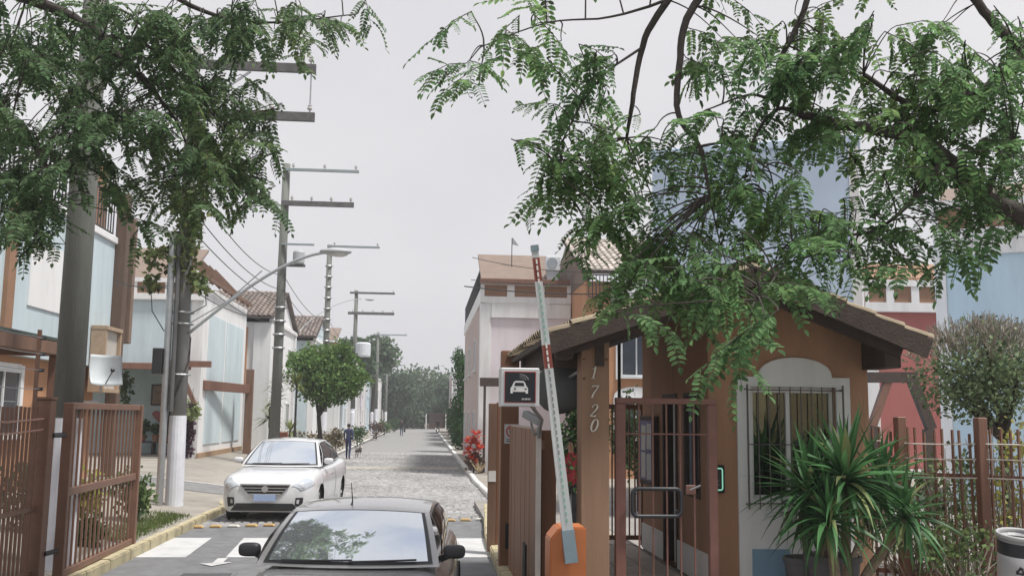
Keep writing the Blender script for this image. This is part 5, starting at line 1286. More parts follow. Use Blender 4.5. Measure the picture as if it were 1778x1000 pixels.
def wfront(root, surf, patch, SS):
    yn = SS[0][0]
    for s in (1, -1):
        fn = lambda a, b_: surf(a, b_, s)
        hl = patch(fn, .015, .19, .27, .50, .010, 'headlight', lampglass, Vector((s*.5, -1, .4)), 8, 5, skew=.20)
        patch(fn, .06, .11, .33, .46, .014, 'lamp_bulb', chromem, Vector((s*.5, -1, .4)), 4, 4, parent=hl, skew=.20)
        fg = patch(fn, .002, .08, .64, .82, .008, 'fog_recess', blackm, Vector((s*.4, -1, 0)), 4, 4)
        patch(fn, .02, .045, .68, .76, .014, 'fog_light', chromem, Vector((s*.4, -1, 0)), 4, 4, parent=fg)
    gr_ = MB().prism([(-.46, .10), (-.30, -.08), (.30, -.08), (.46, .10)], (0, yn-.012, .62), (1, 0, 0), (0, 0, 1), (0, .03, 0)).build('grille', blackm, root, local=True)
    for k, w_ in enumerate((.45, .40, .345, .30)): MB().bx(-w_, w_, yn-.028, yn-.013, .70-.055*k, .715-.055*k).build('grille_bar', chromem, gr_, local=True)
    MB().tube([(0, yn-.014, .635), (0, yn-.036, .635)], .06, 18).build('emblem', chromem, gr_, local=True)
    MB().prism([(-.62, -.06), (.62, -.06), (.52, .075), (-.52, .075)], (0, yn-.006, .30), (1, 0, 0), (0, 0, 1), (0, .03, 0)).build('lower_intake', blackm, root, local=True)
    for k in range(3): MB().bx(-.5, .5, yn-.012, yn-.007, .262+.035*k, .268+.035*k).build('intake_slat', M('dark_slat', (.07, .07, .07), .5), root, local=True)
    MB().bx(-.2, .2, yn-.034, yn-.014, .415, .535).build('number_plate', plate_b, root, local=True)
st_w = [(0.0, .56, .70, .27), (.05, .70, .76, .22), (.16, .80, .83, .20), (.42, .87, .90, .19), (.9, .885, .955, .19), (1.3, .89, .99, .19), (1.9, .89, 1.0, .19), (2.8, .89, 1.01, .19), (3.5, .89, 1.03, .19), (4.1, .87, 1.06, .21), (4.4, .82, 1.05, .24), (4.52, .72, .98, .28), (4.56, .60, .85, .33)]
cab_w = (1.28, .985, .79, 2.02, 1.44, .58, 3.15, .56, 3.98, 1.055, .72, .20)
wc = car('white sedan parked facing the camera at the left of the cobbled street', (-3.16, 20.35, 0), R(-4.0), white_car, st_w, cab_w, 4.56, sc=1.09, front=wfront)
def dfront(root, surf, patch, SS):
    yn = SS[0][0]
    for s in (1, -1):
        fn = lambda a, b_: surf(a, b_, s)
        patch(fn, .012, .09, .30, .50, .008, 'headlight', lampglass, Vector((s*.5, -1, .2)), 6, 5)
        for k, v_ in enumerate((.09, .20)): patch(fn, .06, .22, v_, v_+.004, .002, 'hood_crease', M('crease', (.05, .045, .045), .4), Vector((0, 0, 1)), 8, 1)
    g0_ = MB().bx(-.42, .42, yn-.012, yn+.02, .58, .70).build('grille', blackm, root, local=True)
    for k in range(3): MB().bx(-.40, .40, yn-.02, yn-.0125, .60+.035*k, .612+.035*k).build('grille_bar', chromem, g0_, local=True)
    MB().bx(-.2, .2, yn-.03, yn-.004, .40, .52).build('number_plate', M('grey_plate', (.5, .5, .5), .5), root, local=True)
    MB().bx(-.55, .55, yn-.008, yn+.02, .24, .36).build('lower_intake', blackm, root, local=True)
st_d = [(0.0, .58, .74, .27), (.05, .70, .79, .22), (.2, .78, .83, .20), (.5, .81, .875, .19), (.9, .825, .92, .19), (1.2, .83, .95, .19), (1.9, .83, .95, .19), (2.8, .83, .955, .19), (3.4, .825, .97, .19), (3.9, .80, .99, .21), (4.1, .76, .98, .24), (4.2, .68, .92, .28), (4.25, .58, .8, .33)]
cab_d = (1.12, .95, .765, 1.80, 1.325, .62, 3.0, .60, 3.65, .99, .69, .14)
dc_ = car('dark grey sedan with black mirrors and cloud reflecting windshield, nearest in the foreground', (-.70, 7.35, 0), R(-4.5), dark_car, st_d, cab_d, 4.25, sc=1.0, mirror=blackm, front=dfront, antenna=True)

# ------------------------------------------------------------------ people and the dog
def body_mesh(nm, J, E, mats, pick, parent, fingers=()):
    me = bpy.data.meshes.new(nm); names = list(J); ix = {k: i for i, k in enumerate(names)}
    me.from_pydata([J[k][0] for k in names], [(ix[a], ix[b]) for a, b in E], [])
    o = bpy.data.objects.new(nm, me); COL.objects.link(o)
    md = o.modifiers.new('skin', 'SKIN'); md.use_smooth_shade = True
    sv = me.skin_vertices[0].data
    for k in names: sv[ix[k]].radius = J[k][1] if hasattr(J[k][1], '__len__') else (J[k][1], J[k][1])
    for v in sv: v.use_root = False
    sv[0].use_root = True
    ss = o.modifiers.new('sub', 'SUBSURF'); ss.levels = 2; ss.render_levels = 2
    bpy.context.view_layer.update(); dg = bpy.context.evaluated_depsgraph_get()
    nm_ = bpy.data.meshes.new_from_object(o.evaluated_get(dg)); o.modifiers.clear()
    bm = bmesh.new(); bm.from_mesh(nm_)
    for pts, rr_ in fingers:
        t = MB().tube(pts, rr_, 6); vs = [bm.verts.new(v) for v in t.v]
        for f in t.f:
            try: bm.faces.new([vs[i] for i in f])
            except ValueError: pass
    bmesh.ops.recalc_face_normals(bm, faces=bm.faces)
    bm.to_mesh(nm_); bm.free()
    for m in mats: nm_.materials.append(m)
    for p in nm_.polygons: p.material_index = pick(p.center); p.use_smooth = True
    o.data = nm_; o.parent = parent; return o
skin = M('skin', (.48, .29, .20), .6, .05, 8); hairm = M('dark_hair', (.022, .017, .014), .6, .2, 20)
def person(label, loc, rz, top, legs, h=1.70, step=.18, bend=(0, 0), arm=.12, longsleeve=True, hair=hairm, shoes=None, hairlong=False):
    P = empty('person', loc, label, 'person', rz=rz); k = h/1.70; P.scale = (k, k, k)
    J = {'pelvis': ((0, 0, .95), (.145, .105)), 'waist': ((0, 0, 1.10), (.125, .09)), 'chest': ((0, .005, 1.30), (.16, .105)), 'neck0': ((0, .01, 1.45), (.06, .055)), 'neck1': ((0, -.005, 1.52), .05),
         'head': ((0, -.015, 1.60), (.075, .088)), 'crown': ((0, -.01, 1.675), (.068, .075)), 'nose': ((0, -.108, 1.595), .014)}
    E = [('pelvis', 'waist'), ('waist', 'chest'), ('chest', 'neck0'), ('neck0', 'neck1'), ('neck1', 'head'), ('head', 'crown'), ('head', 'nose')]
    fg = []
    for s, n in ((1, 'l'), (-1, 'r')):
        sw_ = step*s; aw_ = -arm*s
        J['sh'+n] = ((s*.175, .01, 1.41), .058); J['el'+n] = ((s*.225, aw_*.5+.02, 1.14), .042); J['wr'+n] = ((s*.235, aw_-.04, .90), .029); J['pa'+n] = ((s*.235, aw_-.06, .83), (.022, .036))
        J['hip'+n] = ((s*.085, 0, .90), .09); J['kn'+n] = ((s*.095, -sw_*.55-.02, .50), .062); J['an'+n] = ((s*.10, -sw_+.03, .09), .042); J['to'+n] = ((s*.11, -sw_-.12, .04), (.045, .034))
        E += [('chest', 'sh'+n), ('sh'+n, 'el'+n), ('el'+n, 'wr'+n), ('wr'+n, 'pa'+n), ('pelvis', 'hip'+n), ('hip'+n, 'kn'+n), ('kn'+n, 'an'+n), ('an'+n, 'to'+n)]
        px_, py_ = s*.235, aw_-.06
        for i, (dy, ln) in enumerate(((-.028, .07), (-.010, .08), (.009, .075), (.026, .058))):
            fg.append(([(px_, py_+dy, .83), (px_-s*.004, py_+dy-.006, .83-ln*.6), (px_-s*.018, py_+dy-.008, .83-ln)], [.010, .009, .007]))
        fg.append(([(px_, py_-.02, .86), (px_-s*.012, py_-.052, .83), (px_-s*.018, py_-.058, .80)], [.011, .010, .008]))
    sh_ = shoes or M('shoe', (.04, .035, .035), .6)
    def pick(c):
        if c.z > 1.485:
            return 1 if (c.z > 1.665 or (c.y > .025 and c.z > 1.54)) else 0
        if abs(c.x) > .185 and c.z < .90: return 0
        if abs(c.x) > .185 and c.z < 1.25 and not longsleeve: return 0
        if c.z > .93 or abs(c.x) > .185: return 2
        if c.z < .085: return 4
        return 3
    b_ = body_mesh('body', J, E, [skin, hair, top, legs, sh_], pick, P, fg)
    for s in (1, -1):
        MB().sphere((s*.032, -.094, 1.615), .0105, 8, 5).build('eye', M('eye_dark', (.02, .015, .012), .3), P, local=True, smooth=True)
        MB().sphere((s*.082, .0, 1.60), 1, 8, 6, (.012, .02, .032)).build('ear', skin, P, local=True, smooth=True)
    MB().tube([(-.026, -.098, 1.555), (0, -.103, 1.553), (.026, -.098, 1.555)], .006, 5).build('mouth', M('lip', (.36, .14, .12), .6), P, local=True)
    hb = MB(); hb.sphere((0, .012, 1.635), 1, 14, 8, (.092, .098, .088)); hb.v = [v if not (v[1] < -.03 and v[2] < 1.66) else (v[0]*.8, max(v[1], -.04), v[2]) for v in hb.v]
    if hairlong: hb.tube([(0, .05, 1.62), (0, .085, 1.45), (0, .09, 1.30)], [.085, .10, .07], 10)
    hb.build('hair', hair, P, local=True, smooth=True)
    return P
navy = M('navy_cloth', (.035, .045, .11), .85, .15, 8); darkc = M('dark_cloth', (.03, .03, .035), .85, .15, 8); redc = M('red_cloth', (.36, .035, .05), .85, .12, 8); bluej = M('blue_jeans', (.055, .075, .13), .85, .15, 8); grayc = M('grey_cloth', (.12, .12, .13), .85, .15, 8)
g1_ = gnd(604, 797); person('person in dark blue clothes walking a small dog at the left of the street', (g1_.x, g1_.y, 0), R(170), navy, navy, 1.72, .14)
g2_ = gnd(697, 757); p2 = person('person in dark clothes carrying a bag, far up the street', (g2_.x, g2_.y, 0), R(0), darkc, bluej, 1.68, .2)
bg_ = empty('bag', (g2_.x+.32, g2_.y, .45), 'dark bag carried by the person far up the street', 'bag')
MB().box((g2_.x+.30, g2_.y-.02, .60), .2, .34, .36).build('sack', darkc, bg_, bevel=.05, seg=2); MB().tube([(g2_.x+.30, g2_.y-.12, .77), (g2_.x+.28, g2_.y-.05, .86), (g2_.x+.30, g2_.y+.06, .77)], .015, 6).build('strap', darkc, bg_)
g3_ = gnd(760, 753); person('person in dark clothes at the right, farthest up the street', (g3_.x, g3_.y, 0), R(15), darkc, grayc, 1.72, .2)
g4_ = atY(992, 780, 17.0); person('person in a red jacket with long dark hair standing behind the barrier', (g4_.x, 17.0, .13), R(-35), redc, darkc, 1.68, .05, hairlong=True)
# dog
gd_ = gnd(622, 795)
D_ = empty('dog', (gd_.x, gd_.y, 0), 'small grey and white dog walking beside the person in blue', 'dog', rz=R(25))
J = {'hip': ((0, .22, .40), (.085, .10)), 'belly': ((0, .05, .39), (.08, .085)), 'chest': ((0, -.16, .40), (.09, .115)), 'neck': ((0, -.27, .49), .065), 'head': ((0, -.34, .56), .062), 'muz': ((0, -.45, .54), .03), 'tail0': ((0, .31, .45), .028), 'tail1': ((0, .38, .55), .022), 'tail2': ((0, .36, .64), .012)}
E = [('hip', 'belly'), ('belly', 'chest'), ('chest', 'neck'), ('neck', 'head'), ('head', 'muz'), ('hip', 'tail0'), ('tail0', 'tail1'), ('tail1', 'tail2')]
for s, n in ((1, 'l'), (-1, 'r')):
    J['fs'+n] = ((s*.065, -.16, .32), .045); J['fe'+n] = ((s*.07, -.13-.05*s, .18), .028); J['ff'+n] = ((s*.07, -.16-.08*s, .025), .026)
    J['ht'+n] = ((s*.065, .22, .33), .055); J['hk'+n] = ((s*.07, .15+.04*s, .23), .036); J['hh'+n] = ((s*.07, .28+.05*s, .14), .022); J['hf'+n] = ((s*.07, .25+.06*s, .025), .025); J['ea'+n] = ((s*.06, -.31, .63), .018)
    E += [('chest', 'fs'+n), ('fs'+n, 'fe'+n), ('fe'+n, 'ff'+n), ('hip', 'ht'+n), ('ht'+n, 'hk'+n), ('hk'+n, 'hh'+n), ('hh'+n, 'hf'+n), ('head', 'ea'+n)]
body_mesh('body', J, E, [M('dog_grey', (.16, .14, .12), .9, .3, 8), M('dog_white', (.6, .57, .53), .9, .1, 8)], lambda c: 1 if (c.z < .30 or c.y < -.38) else 0, D_)

# ------------------------------------------------------------------ garden plants along the street
def yucca_small(label, x, y, z, h, n, ln, mat, seed, heads=1, dry=False):
    rg = random.Random(seed); P = empty('yucca', (x, y, z), label, 'plant'); lv = MB()
    tr_ = MB()
    for k in range(heads):
        hx, hy, hz = x+rg.uniform(-.35, .35)*(heads > 1), y+rg.uniform(-.2, .2), z+h*(1-.25*k)
        tr_.tube([(x, y, z), (x+(hx-x)*.4, y, z+h*.4), (hx, hy, hz)], [.06, .05, .04], 7)
        for i in range(n):
            az = rg.uniform(0, 6.28); el = rg.uniform(-.5, 1.45); L_ = ln*rg.uniform(.7, 1.1); wd_ = ln*.045
            d = Vector((math.cos(az)*math.cos(el), math.sin(az)*math.cos(el), math.sin(el))); sd_ = Vector((-math.sin(az), math.cos(az), 0))*wd_
            p0 = Vector((hx, hy, hz)); p1 = p0+d*L_*.5+Vector((0, 0, .03)); p2 = p0+d*L_-Vector((0, 0, L_*.16))
            lv.add([p0-sd_*.6, p0+sd_*.6, p1-sd_, p1+sd_, p2], [(0, 1, 3, 2), (2, 3, 4)])
    tr_.build('trunk', bark, P); stuffpart('leaves', lv, mat, P); return P
ysp = M('spiky_leaf', (.17, .21, .075), .5, .25, 4, island=.45, transl=.2)
def at_ground(px, Y, z=.35): return atY(px, 700, Y).x
for i, (px, Y, h, n, ln, hd, lab) in enumerate([(470, 45, 1.5, 60, 1.0, 1, 'low spiky plant at the corner of the white house beyond the timber post'), (483, 44, 3.1, 55, .95, 2, 'tall spiky yucca with two heads beside the dark pole'),
                                              (514, 43, 3.0, 60, .9, 1, 'yellowish spiky yucca head left of the round tree'), (505, 47, 1.0, 50, .8, 1, 'short spiky plant below the yellowish yucca')]):
    yucca_small(lab, at_ground(px, Y), Y, .4, h, n, ln, ysp, 80+i, hd)
pc_ = empty('planter', (at_ground(492, 46), 46, .4), 'terracotta planter column with low reddish plants left of the round tree', 'planter')
x_ = at_ground(492, 46); part('column', MB().bx(x_-.25, x_+.25, 45.8, 46.2, .3, 1.35), M('clay_column', (.40, .15, .10), .85, .15, 5), pc_, bevel=.02)
lh = empty('low_hedge', (at_ground(530, 49), 49, .4), 'low reddish green hedge in front of the tile roofed houses', 'hedge')
mb = MB(); 
for k in range(8): leafball(mb, (at_ground(500+9*k, 50), 50+.3*k, .85), .5, .4, .45, 130, .12, seed=100+k)
stuffpart('leaves', mb, M('reddish_leaf', (.15, .125, .07), .6, .35, 2, island=.5, transl=.2), lh)
# round street tree
rx_ = at_ground(556, 44)
RT = empty('street_tree', (rx_, 44, .15), 'round trimmed green tree on a thin trunk behind the white sedan', 'tree')
cc_ = atY(566, 652, 44)
part('trunk', MB().tube([(rx_+.1, 44, .1), (rx_+.05, 44, 1.2), (rx_-.05, 44, 2.1), (cc_.x, 44, cc_.z)], [.12, .10, .09, .05], 9), bark, RT)
lb = MB()
for a in range(7): t = a*.9; lb.tube([(rx_-.05, 44, 2.0), (cc_.x+math.cos(t)*.6, 44+math.sin(t)*.6, cc_.z-.3), (cc_.x+math.cos(t)*1.3, 44+math.sin(t)*1.2, cc_.z+.3*math.sin(a))], [.05, .035, .015], 6)
lb.build('branch', bark, RT)
mb = leafball(MB(), cc_, 1.66, 1.6, 1.28, 7600, .13, shell=.75, seed=120, clumps=60); leafball(mb, cc_-Vector((0, 0, .15)), 1.2, 1.2, 1.0, 2500, .14, shell=.2, seed=121, clumps=20); leafball(mb, cc_+Vector((-.9, 0, .75)), .8, .9, .7, 1100, .13, seed=122, clumps=9); leafball(mb, cc_+Vector((1.25, .2, -.35)), .75, .9, .6, 1000, .13, seed=123, clumps=8); leafball(mb, cc_+Vector((.5, -.3, 1.1)), .7, .8, .5, 800, .13, seed=124, clumps=7)
stuffpart('crown', mb, bush_m, RT)
# hedge column on the right
hx = at_ground(794, 60); HC = empty('hedge', (2.3, 60, .1), 'tall narrow dark green hedge against the right house fronts', 'hedge')
mb = MB()
for k in range(7): leafball(mb, (2.25+.1*math.sin(k*2), 60+.25*math.cos(k*3), .7+.82*k), .62, 1.2, .75, 900, .13, seed=130+k, clumps=16, shell=.6)
stuffpart('foliage', mb, hedge_m, HC); part('stem', MB().tube([(2.3, 60, .1), (2.3, 60, 5.0)], .06, 6), bark, HC)
for i, (y, h) in enumerate(((69, 3.2), (86, 3.8))):
    H2 = empty('shrub', (2.2, y, .1), ['lower dark shrub just past the tall hedge', 'dark shrub farther up the right kerb'][i], 'shrub')
    stuffpart('foliage', leafball(MB(), (2.35, y, .1+h/2), .5, 1.0, h/2, 1200, .14, seed=140+i, clumps=18), hedge_m, H2); part('stem', MB().tube([(2.3, y, .1), (2.3, y, h*.6)], .05, 6), bark, H2)
# red plant on the right kerb
c = atY(822, 765, 37.2)
RPn = empty('red_plant', (1.78, 36.2, .13), 'bright red leaved plant on the right kerb by the lilac house', 'plant')
mb = MB(); rgr = random.Random(5)
for (dx, dz, n) in ((0, .95, 34), (-.18, .62, 30), (.2, .72, 30), (-.05, .35, 26), (.1, 1.25, 26), (-.2, 1.0, 22)):
    for i in range(n):
        az = rgr.uniform(0, 6.28); el = rgr.uniform(-.3, 1.3); L_ = rgr.uniform(.22, .42); o_ = Vector((1.80+dx, 36.2, .25+dz))
        d = Vector((math.cos(az)*math.cos(el), math.sin(az)*math.cos(el), math.sin(el))); s_ = Vector((-math.sin(az), math.cos(az), .2))*.05
        mb.add([o_, o_+d*L_*.5-s_, o_+d*L_-Vector((0, 0, .05)), o_+d*L_*.5+s_], [(0, 1, 2, 3)])
stuffpart('leaves', mb, redleaf, RPn)
mb = leafball(MB(), (1.85, 36.2, .5), .30, .3, .42, 240, .15, seed=150); stuffpart('lower_leaves', mb, M('dull_leaf', (.12, .075, .05), .6, .3, 4, island=.5), RPn)
part('stem', MB().tube([(1.80, 36.2, .1), (1.82, 36.2, .9)], .03, 6), bark, RPn)
pp_ = empty('pale_grass', (2.0, 35.8, .13), 'tuft of pale straw coloured blades beside the red plant', 'plant')
yy_ = MB()
for i in range(60):
    az = rgr.uniform(0, 6.28); L_ = rgr.uniform(.4, .75); d = Vector((math.cos(az)*.6, math.sin(az)*.6, .75)).normalized(); o_ = Vector((1.98, 35.7, .13)); s_ = Vector((-math.sin(az), math.cos(az), 0))*.012
    yy_.add([o_-s_, o_+s_, o_+d*L_], [(0, 1, 2)])
stuffpart('blades', yy_, M('straw', (.42, .33, .20), .8, .15, 4, island=.3), pp_)
# flower bed plants along the far left kerb
for i, (px, Y, h, lab, m) in enumerate([(655, 86, 1.5, 'dark red leafed shrub between the far white posts', M('dark_red_leaf', (.10, .06, .045), .6, .3, 2, island=.5)), (668, 100, 1.6, 'olive shrub between the far white posts', shrub_m), (622, 66, 1.4, 'dark shrub behind the walking person', hedge_m),
                                       (585, 56, 1.3, 'brownish shrub between the round tree and the walking person', MATS['reddish_leaf']), (686, 125, 1.7, 'green shrub far up the left kerb', hedge_m)]):
    x_ = atY(px, 720, Y).x; s = empty('shrub', (x_, Y, .15), lab, 'shrub')
    stuffpart('foliage', leafball(MB(), (x_, Y, .15+h/2), h*.45, h*.45, h/2, 700, h*.09, seed=160+i, clumps=14), m, s); part('stem', MB().tube([(x_, Y, .1), (x_, Y, h*.6)], .04, 6), bark, s)
# ------------------------------------------------------------------ far trees
def far_tree(label, px, pytop, Y, rx, rz, seed, mat=fartree_m, n=2600, leaf=.5):
    t_ = atY(px, pytop, Y); cz = t_.z-rz; T = empty('tree', (t_.x, Y, 0), label, 'tree')
    rgt = random.Random(seed)
    tk = part('trunk', MB().tube([(t_.x, Y, -.1), (t_.x+.1, Y, cz*.5), (t_.x, Y, cz)], [.32, .25, .15], 8), bark, T)
    br_ = MB()
    for k in range(6): a = k*1.05; br_.tube([(t_.x, Y, cz*.55+.3*k*.3), (t_.x+math.cos(a)*rx*.5, Y+math.sin(a)*rx*.5, cz+rz*.1), (t_.x+math.cos(a)*rx*.8, Y+math.sin(a)*rx*.8, cz+rz*.3)], [.14, .08, .03], 6)
    br_.build('branch', bark, T)
    stuffpart('crown', leafball(MB(), (t_.x, Y, cz), rx, rx*.9, rz, n, leaf, shell=.45, seed=seed, clumps=26), mat, T)
ft2 = M('far_tree_dark', (.055, .092, .052), .7, .3, .35, island=.4, transl=.15)
for a in [('broad far tree with the highest crown at the end of the street', 650, 585, 118, 3.0, 2.4, 201, fartree_m), ('tall thin far tree behind the far left houses', 612, 592, 100, 2.4, 2.0, 202, ft2),
          ('round far tree left of the street end', 708, 634, 172, 5.5, 3.8, 203, fartree_m), ('large pale green far tree right of the street end', 752, 628, 178, 6.5, 4.8, 204, fartree_m), ('dark low tree in the middle of the street end', 735, 668, 165, 4.2, 3.6, 205, ft2),
          ('dark far tree hard by the right house row', 786, 640, 168, 4.6, 4.2, 206, ft2), ('far dark tree behind the last pole', 690, 640, 150, 3.2, 3.4, 207, ft2), ('low bushy tree left of the street end', 700, 690, 158, 3.6, 2.4, 208, ft2), ('low bushy tree right of the street end', 770, 690, 160, 3.4, 2.4, 209, ft2)]:
    far_tree(*a)
fw2 = leafball(MB(), (-2, 195, 5), 60, 8, 6.5, 9000, .9, shell=.3, seed=220, clumps=80); fo_ = fw2.build('far_woodland', ft2, fix=False); tag(fo_, 'dark mass of trees closing the end of the street', None, kind='stuff')
hut = empty('gate_hut', (1.9, 158, 0), 'small dark hut with pale posts at the far end of the street', 'hut')
part('wall', MB().bx(.6, 2.9, 157, 160, 0, 2.3), M('dark_hut', (.09, .05, .045), .8), hut); part('roof', MB().bx(.4, 3.1, 156.6, 160.4, 2.301, 2.5), wood_dk, hut)
for x_ in (.2, 3.3): part('post', MB().bx(x_-.1, x_+.1, 156.7, 156.95, 0, 2.4), kerbw, hut)
# ------------------------------------------------------------------ foreground: yucca, pots, shrub tree, garden shrubs
pot_g = M('grey_pot', (.10, .10, .105), .7, .15, 5, dirt=.15)
yb_ = atY(1455, 1000, 9.7); YU = empty('yucca', (yb_.x, 9.75, .1), 'large green yucca with long strap leaves in front of the guardhouse window', 'plant')
def strap_leaf(L_, wd, arch, seg=7, tip=.0):
    mb = MB(); vs = []
    for i in range(seg+1):
        t = i/seg; w_ = wd*(.55+.9*t if t < .45 else (1-t)*1.75+.0)*.5; w_ = max(w_, .0015)
        x = L_*(t-.12*arch*t*t); z = -L_*arch*t*t*.75+L_*.05*t
        vs += [(x, -w_, z+w_*.35), (x, 0, z), (x, w_, z+w_*.35)]
    mb.add(vs, [(i*3+k, i*3+k+1, i*3+k+4, i*3+k+3) for i in range(seg) for k in range(2)]); return mb
LV = [mesh_with(strap_leaf(.74, .072, a_), 'leaf', m_, fix=False) for a_, m_ in ((.10, yucca_m), (.35, yucca_m), (.75, yucca_m), (1.1, yucca_dry), (.55, yucca_dry))]
for me in LV: me.polygons.foreach_set('use_smooth', [True]*len(me.polygons))
heads = [((1468, 832), 9.55, 120, 1.0), ((1405, 852), 9.85, 90, .92), ((1530, 838), 10.05, 70, .88), ((1572, 892), 9.35, 66, .74), ((1440, 900), 9.35, 60, .8)]
rgy = random.Random(3); tb_ = Vector((yb_.x, 9.75, .1))
for k, ((px, py), Y, n, sc) in enumerate(heads):
    hd = atY(px, py, Y); base = tb_+Vector((.09*math.cos(k*1.3), .09*math.sin(k*1.3), 0)); mid = base.lerp(hd, .5)+Vector((.03*math.sin(k), 0, .05))
    part('trunk', MB().tube([base, mid, hd-Vector((0, 0, .05))], [.062, .05, .045], 9), M('yucca_bark', (.22, .17, .125), .9, .3, 14, .6, 40), YU)
    for i in range(n):
        t = (i+.5)/n; el = 1.45-2.15*t**.8+rgy.uniform(-.14, .14); az = i*2.39996+rgy.uniform(-.25, .25)
        v = 0 if el > .85 else (1 if el > .25 else 2)
        if rgy.random() < .09: v = 4
        if el < -.25 and rgy.random() < .22: v = 3
        s_ = sc*rgy.uniform(.82, 1.12)*(1.0 if el > -.2 else .9)
        mw = Matrix.Translation(hd+Vector((0, 0, .02-.10*t))) @ Matrix.Rotation(az, 4, 'Z') @ Matrix.Rotation(-el, 4, 'Y') @ Matrix.Rotation(rgy.uniform(-.5, .5), 4, 'X') @ Matrix.Diagonal((s_, s_*rgy.uniform(.9, 1.25), s_, 1))
        inst('leaf', LV[v], None, YU, mw=mw)
for (px, py, Y, r_, lab) in ((1447, 962, 9.9, .27, 'wide dark grey pot under the large yucca'), (1395, 966, 10.25, .2, 'smaller dark pot between the blue hatch and the large yucca')):
    p = atY(px, py, Y); PT = empty('plant_pot', (p.x, Y, .1), lab, 'pot')
    h = p.z-.1; part('pot', MB().lathe((p.x, Y, .1), [(0, 0), (r_*.7, 0), (r_*.97, h-.06), (r_*1.05, h-.055), (r_*1.05, h), (r_*.93, h), (r_*.9, h-.07), (0, h-.075)], 22), pot_g, PT, smooth=False)
    part('soil', MB().lathe((p.x, Y, .1), [(0, h-.068), (r_*.89, h-.068)], 18), earth, PT)
p = atY(1405, 935, 10.25); part_s = empty('potted_plant', (p.x-.03, 10.25, .6), 'short spiky plant standing in the smaller dark pot', 'plant')
part('trunk', MB().tube([(p.x-.03, 10.25, .62), (p.x-.02, 10.25, 1.15)], [.045, .04], 8), MATS['yucca_bark'], part_s)
for i in range(26):
    el = rgy.uniform(-.4, 1.3); mw = Matrix.Translation((p.x-.02, 10.25, 1.15)) @ Matrix.Rotation(i*2.4, 4, 'Z') @ Matrix.Rotation(-el, 4, 'Y') @ Matrix.Diagonal((.75, .9, .75, 1)); inst('leaf', LV[0 if el > .6 else 2], None, part_s, mw=mw)
# round shrub tree at the right
cb_ = atY(1708, 640, 12.8); ST = empty('shrub_tree', (cb_.x+.35, 12.8, .1), 'round crowned small tree with bare twigs on top at the right edge', 'tree')
bx_ = atY(1745, 790, 12.8); tk = MB()
bs = Vector((bx_.x, 12.8, .1)); fk = Vector((bx_.x-.02, 12.8, atY(1745, 765, 12.8).z))
tk.tube([bs, bs.lerp(fk, .5)+Vector((.03, 0, 0)), fk], [.085, .075, .07], 9); part('trunk', tk, bark, ST)
br_ = MB(); rgs = random.Random(9); tips = []
for k in range(9):
    t = k*.7; e = cb_+Vector((math.cos(t)*rgs.uniform(.3, .8), math.sin(t)*.6, rgs.uniform(-.25, .35))); m_ = fk.lerp(e, .5)+Vector((rgs.uniform(-.1, .1), 0, .05))
    br_.tube([fk, m_, e], [.05, .032, .014], 6); tips.append((m_, e))
part('branch', br_, bark, ST)
tw = MB()
for i in range(330):
    a = rgs.uniform(0, 6.28); r_ = math.sqrt(rgs.random()); c_ = cb_+Vector((math.cos(a)*r_*.9, math.sin(a)*r_*.7, 0)); top_ = math.sqrt(max(0, 1-r_*r_))*.74
    p0 = c_+Vector((0, 0, top_*rgs.uniform(.35, .7))); p1 = c_+Vector(((c_.x-cb_.x)*.22+rgs.uniform(-.07, .07), (c_.y-cb_.y)*.2, top_+rgs.uniform(-.05, .08)))
    m_ = p0.lerp(p1, .5)+Vector((rgs.uniform(-.03, .03), 0, 0)); tw.tube([p0, m_, p1], [.008, .006, .003], 4, cap=False)
    for q in range(2): e = m_+Vector((rgs.uniform(-.14, .14), rgs.uniform(-.1, .1), rgs.uniform(.05, .18))); tw.tube([m_, e], [.005, .0025], 3, cap=False)
stuffpart('twigs', tw, drym, ST)
lf = MB(); leafball(lf, cb_+Vector((0, 0, -.04)), 1.0, .8, .72, 4300, .055, shell=.7, seed=301, clumps=44); leafball(lf, cb_+Vector((-.1, -.2, -.2)), .8, .6, .55, 1500, .06, shell=.5, seed=302, clumps=26)
stuffpart('foliage', lf, M('pale_shrub_leaf', (.13, .185, .095), .55, .3, 4, island=.55, transl=.25), ST)
lf = MB(); leafball(lf, cb_+Vector((0, 0, .2)), .9, .7, .5, 1000, .035, shell=.9, seed=303, clumps=50); stuffpart('dry_leaves', lf, M('dry_leaf', (.22, .23, .15), .7, .25, 5, island=.4), ST)
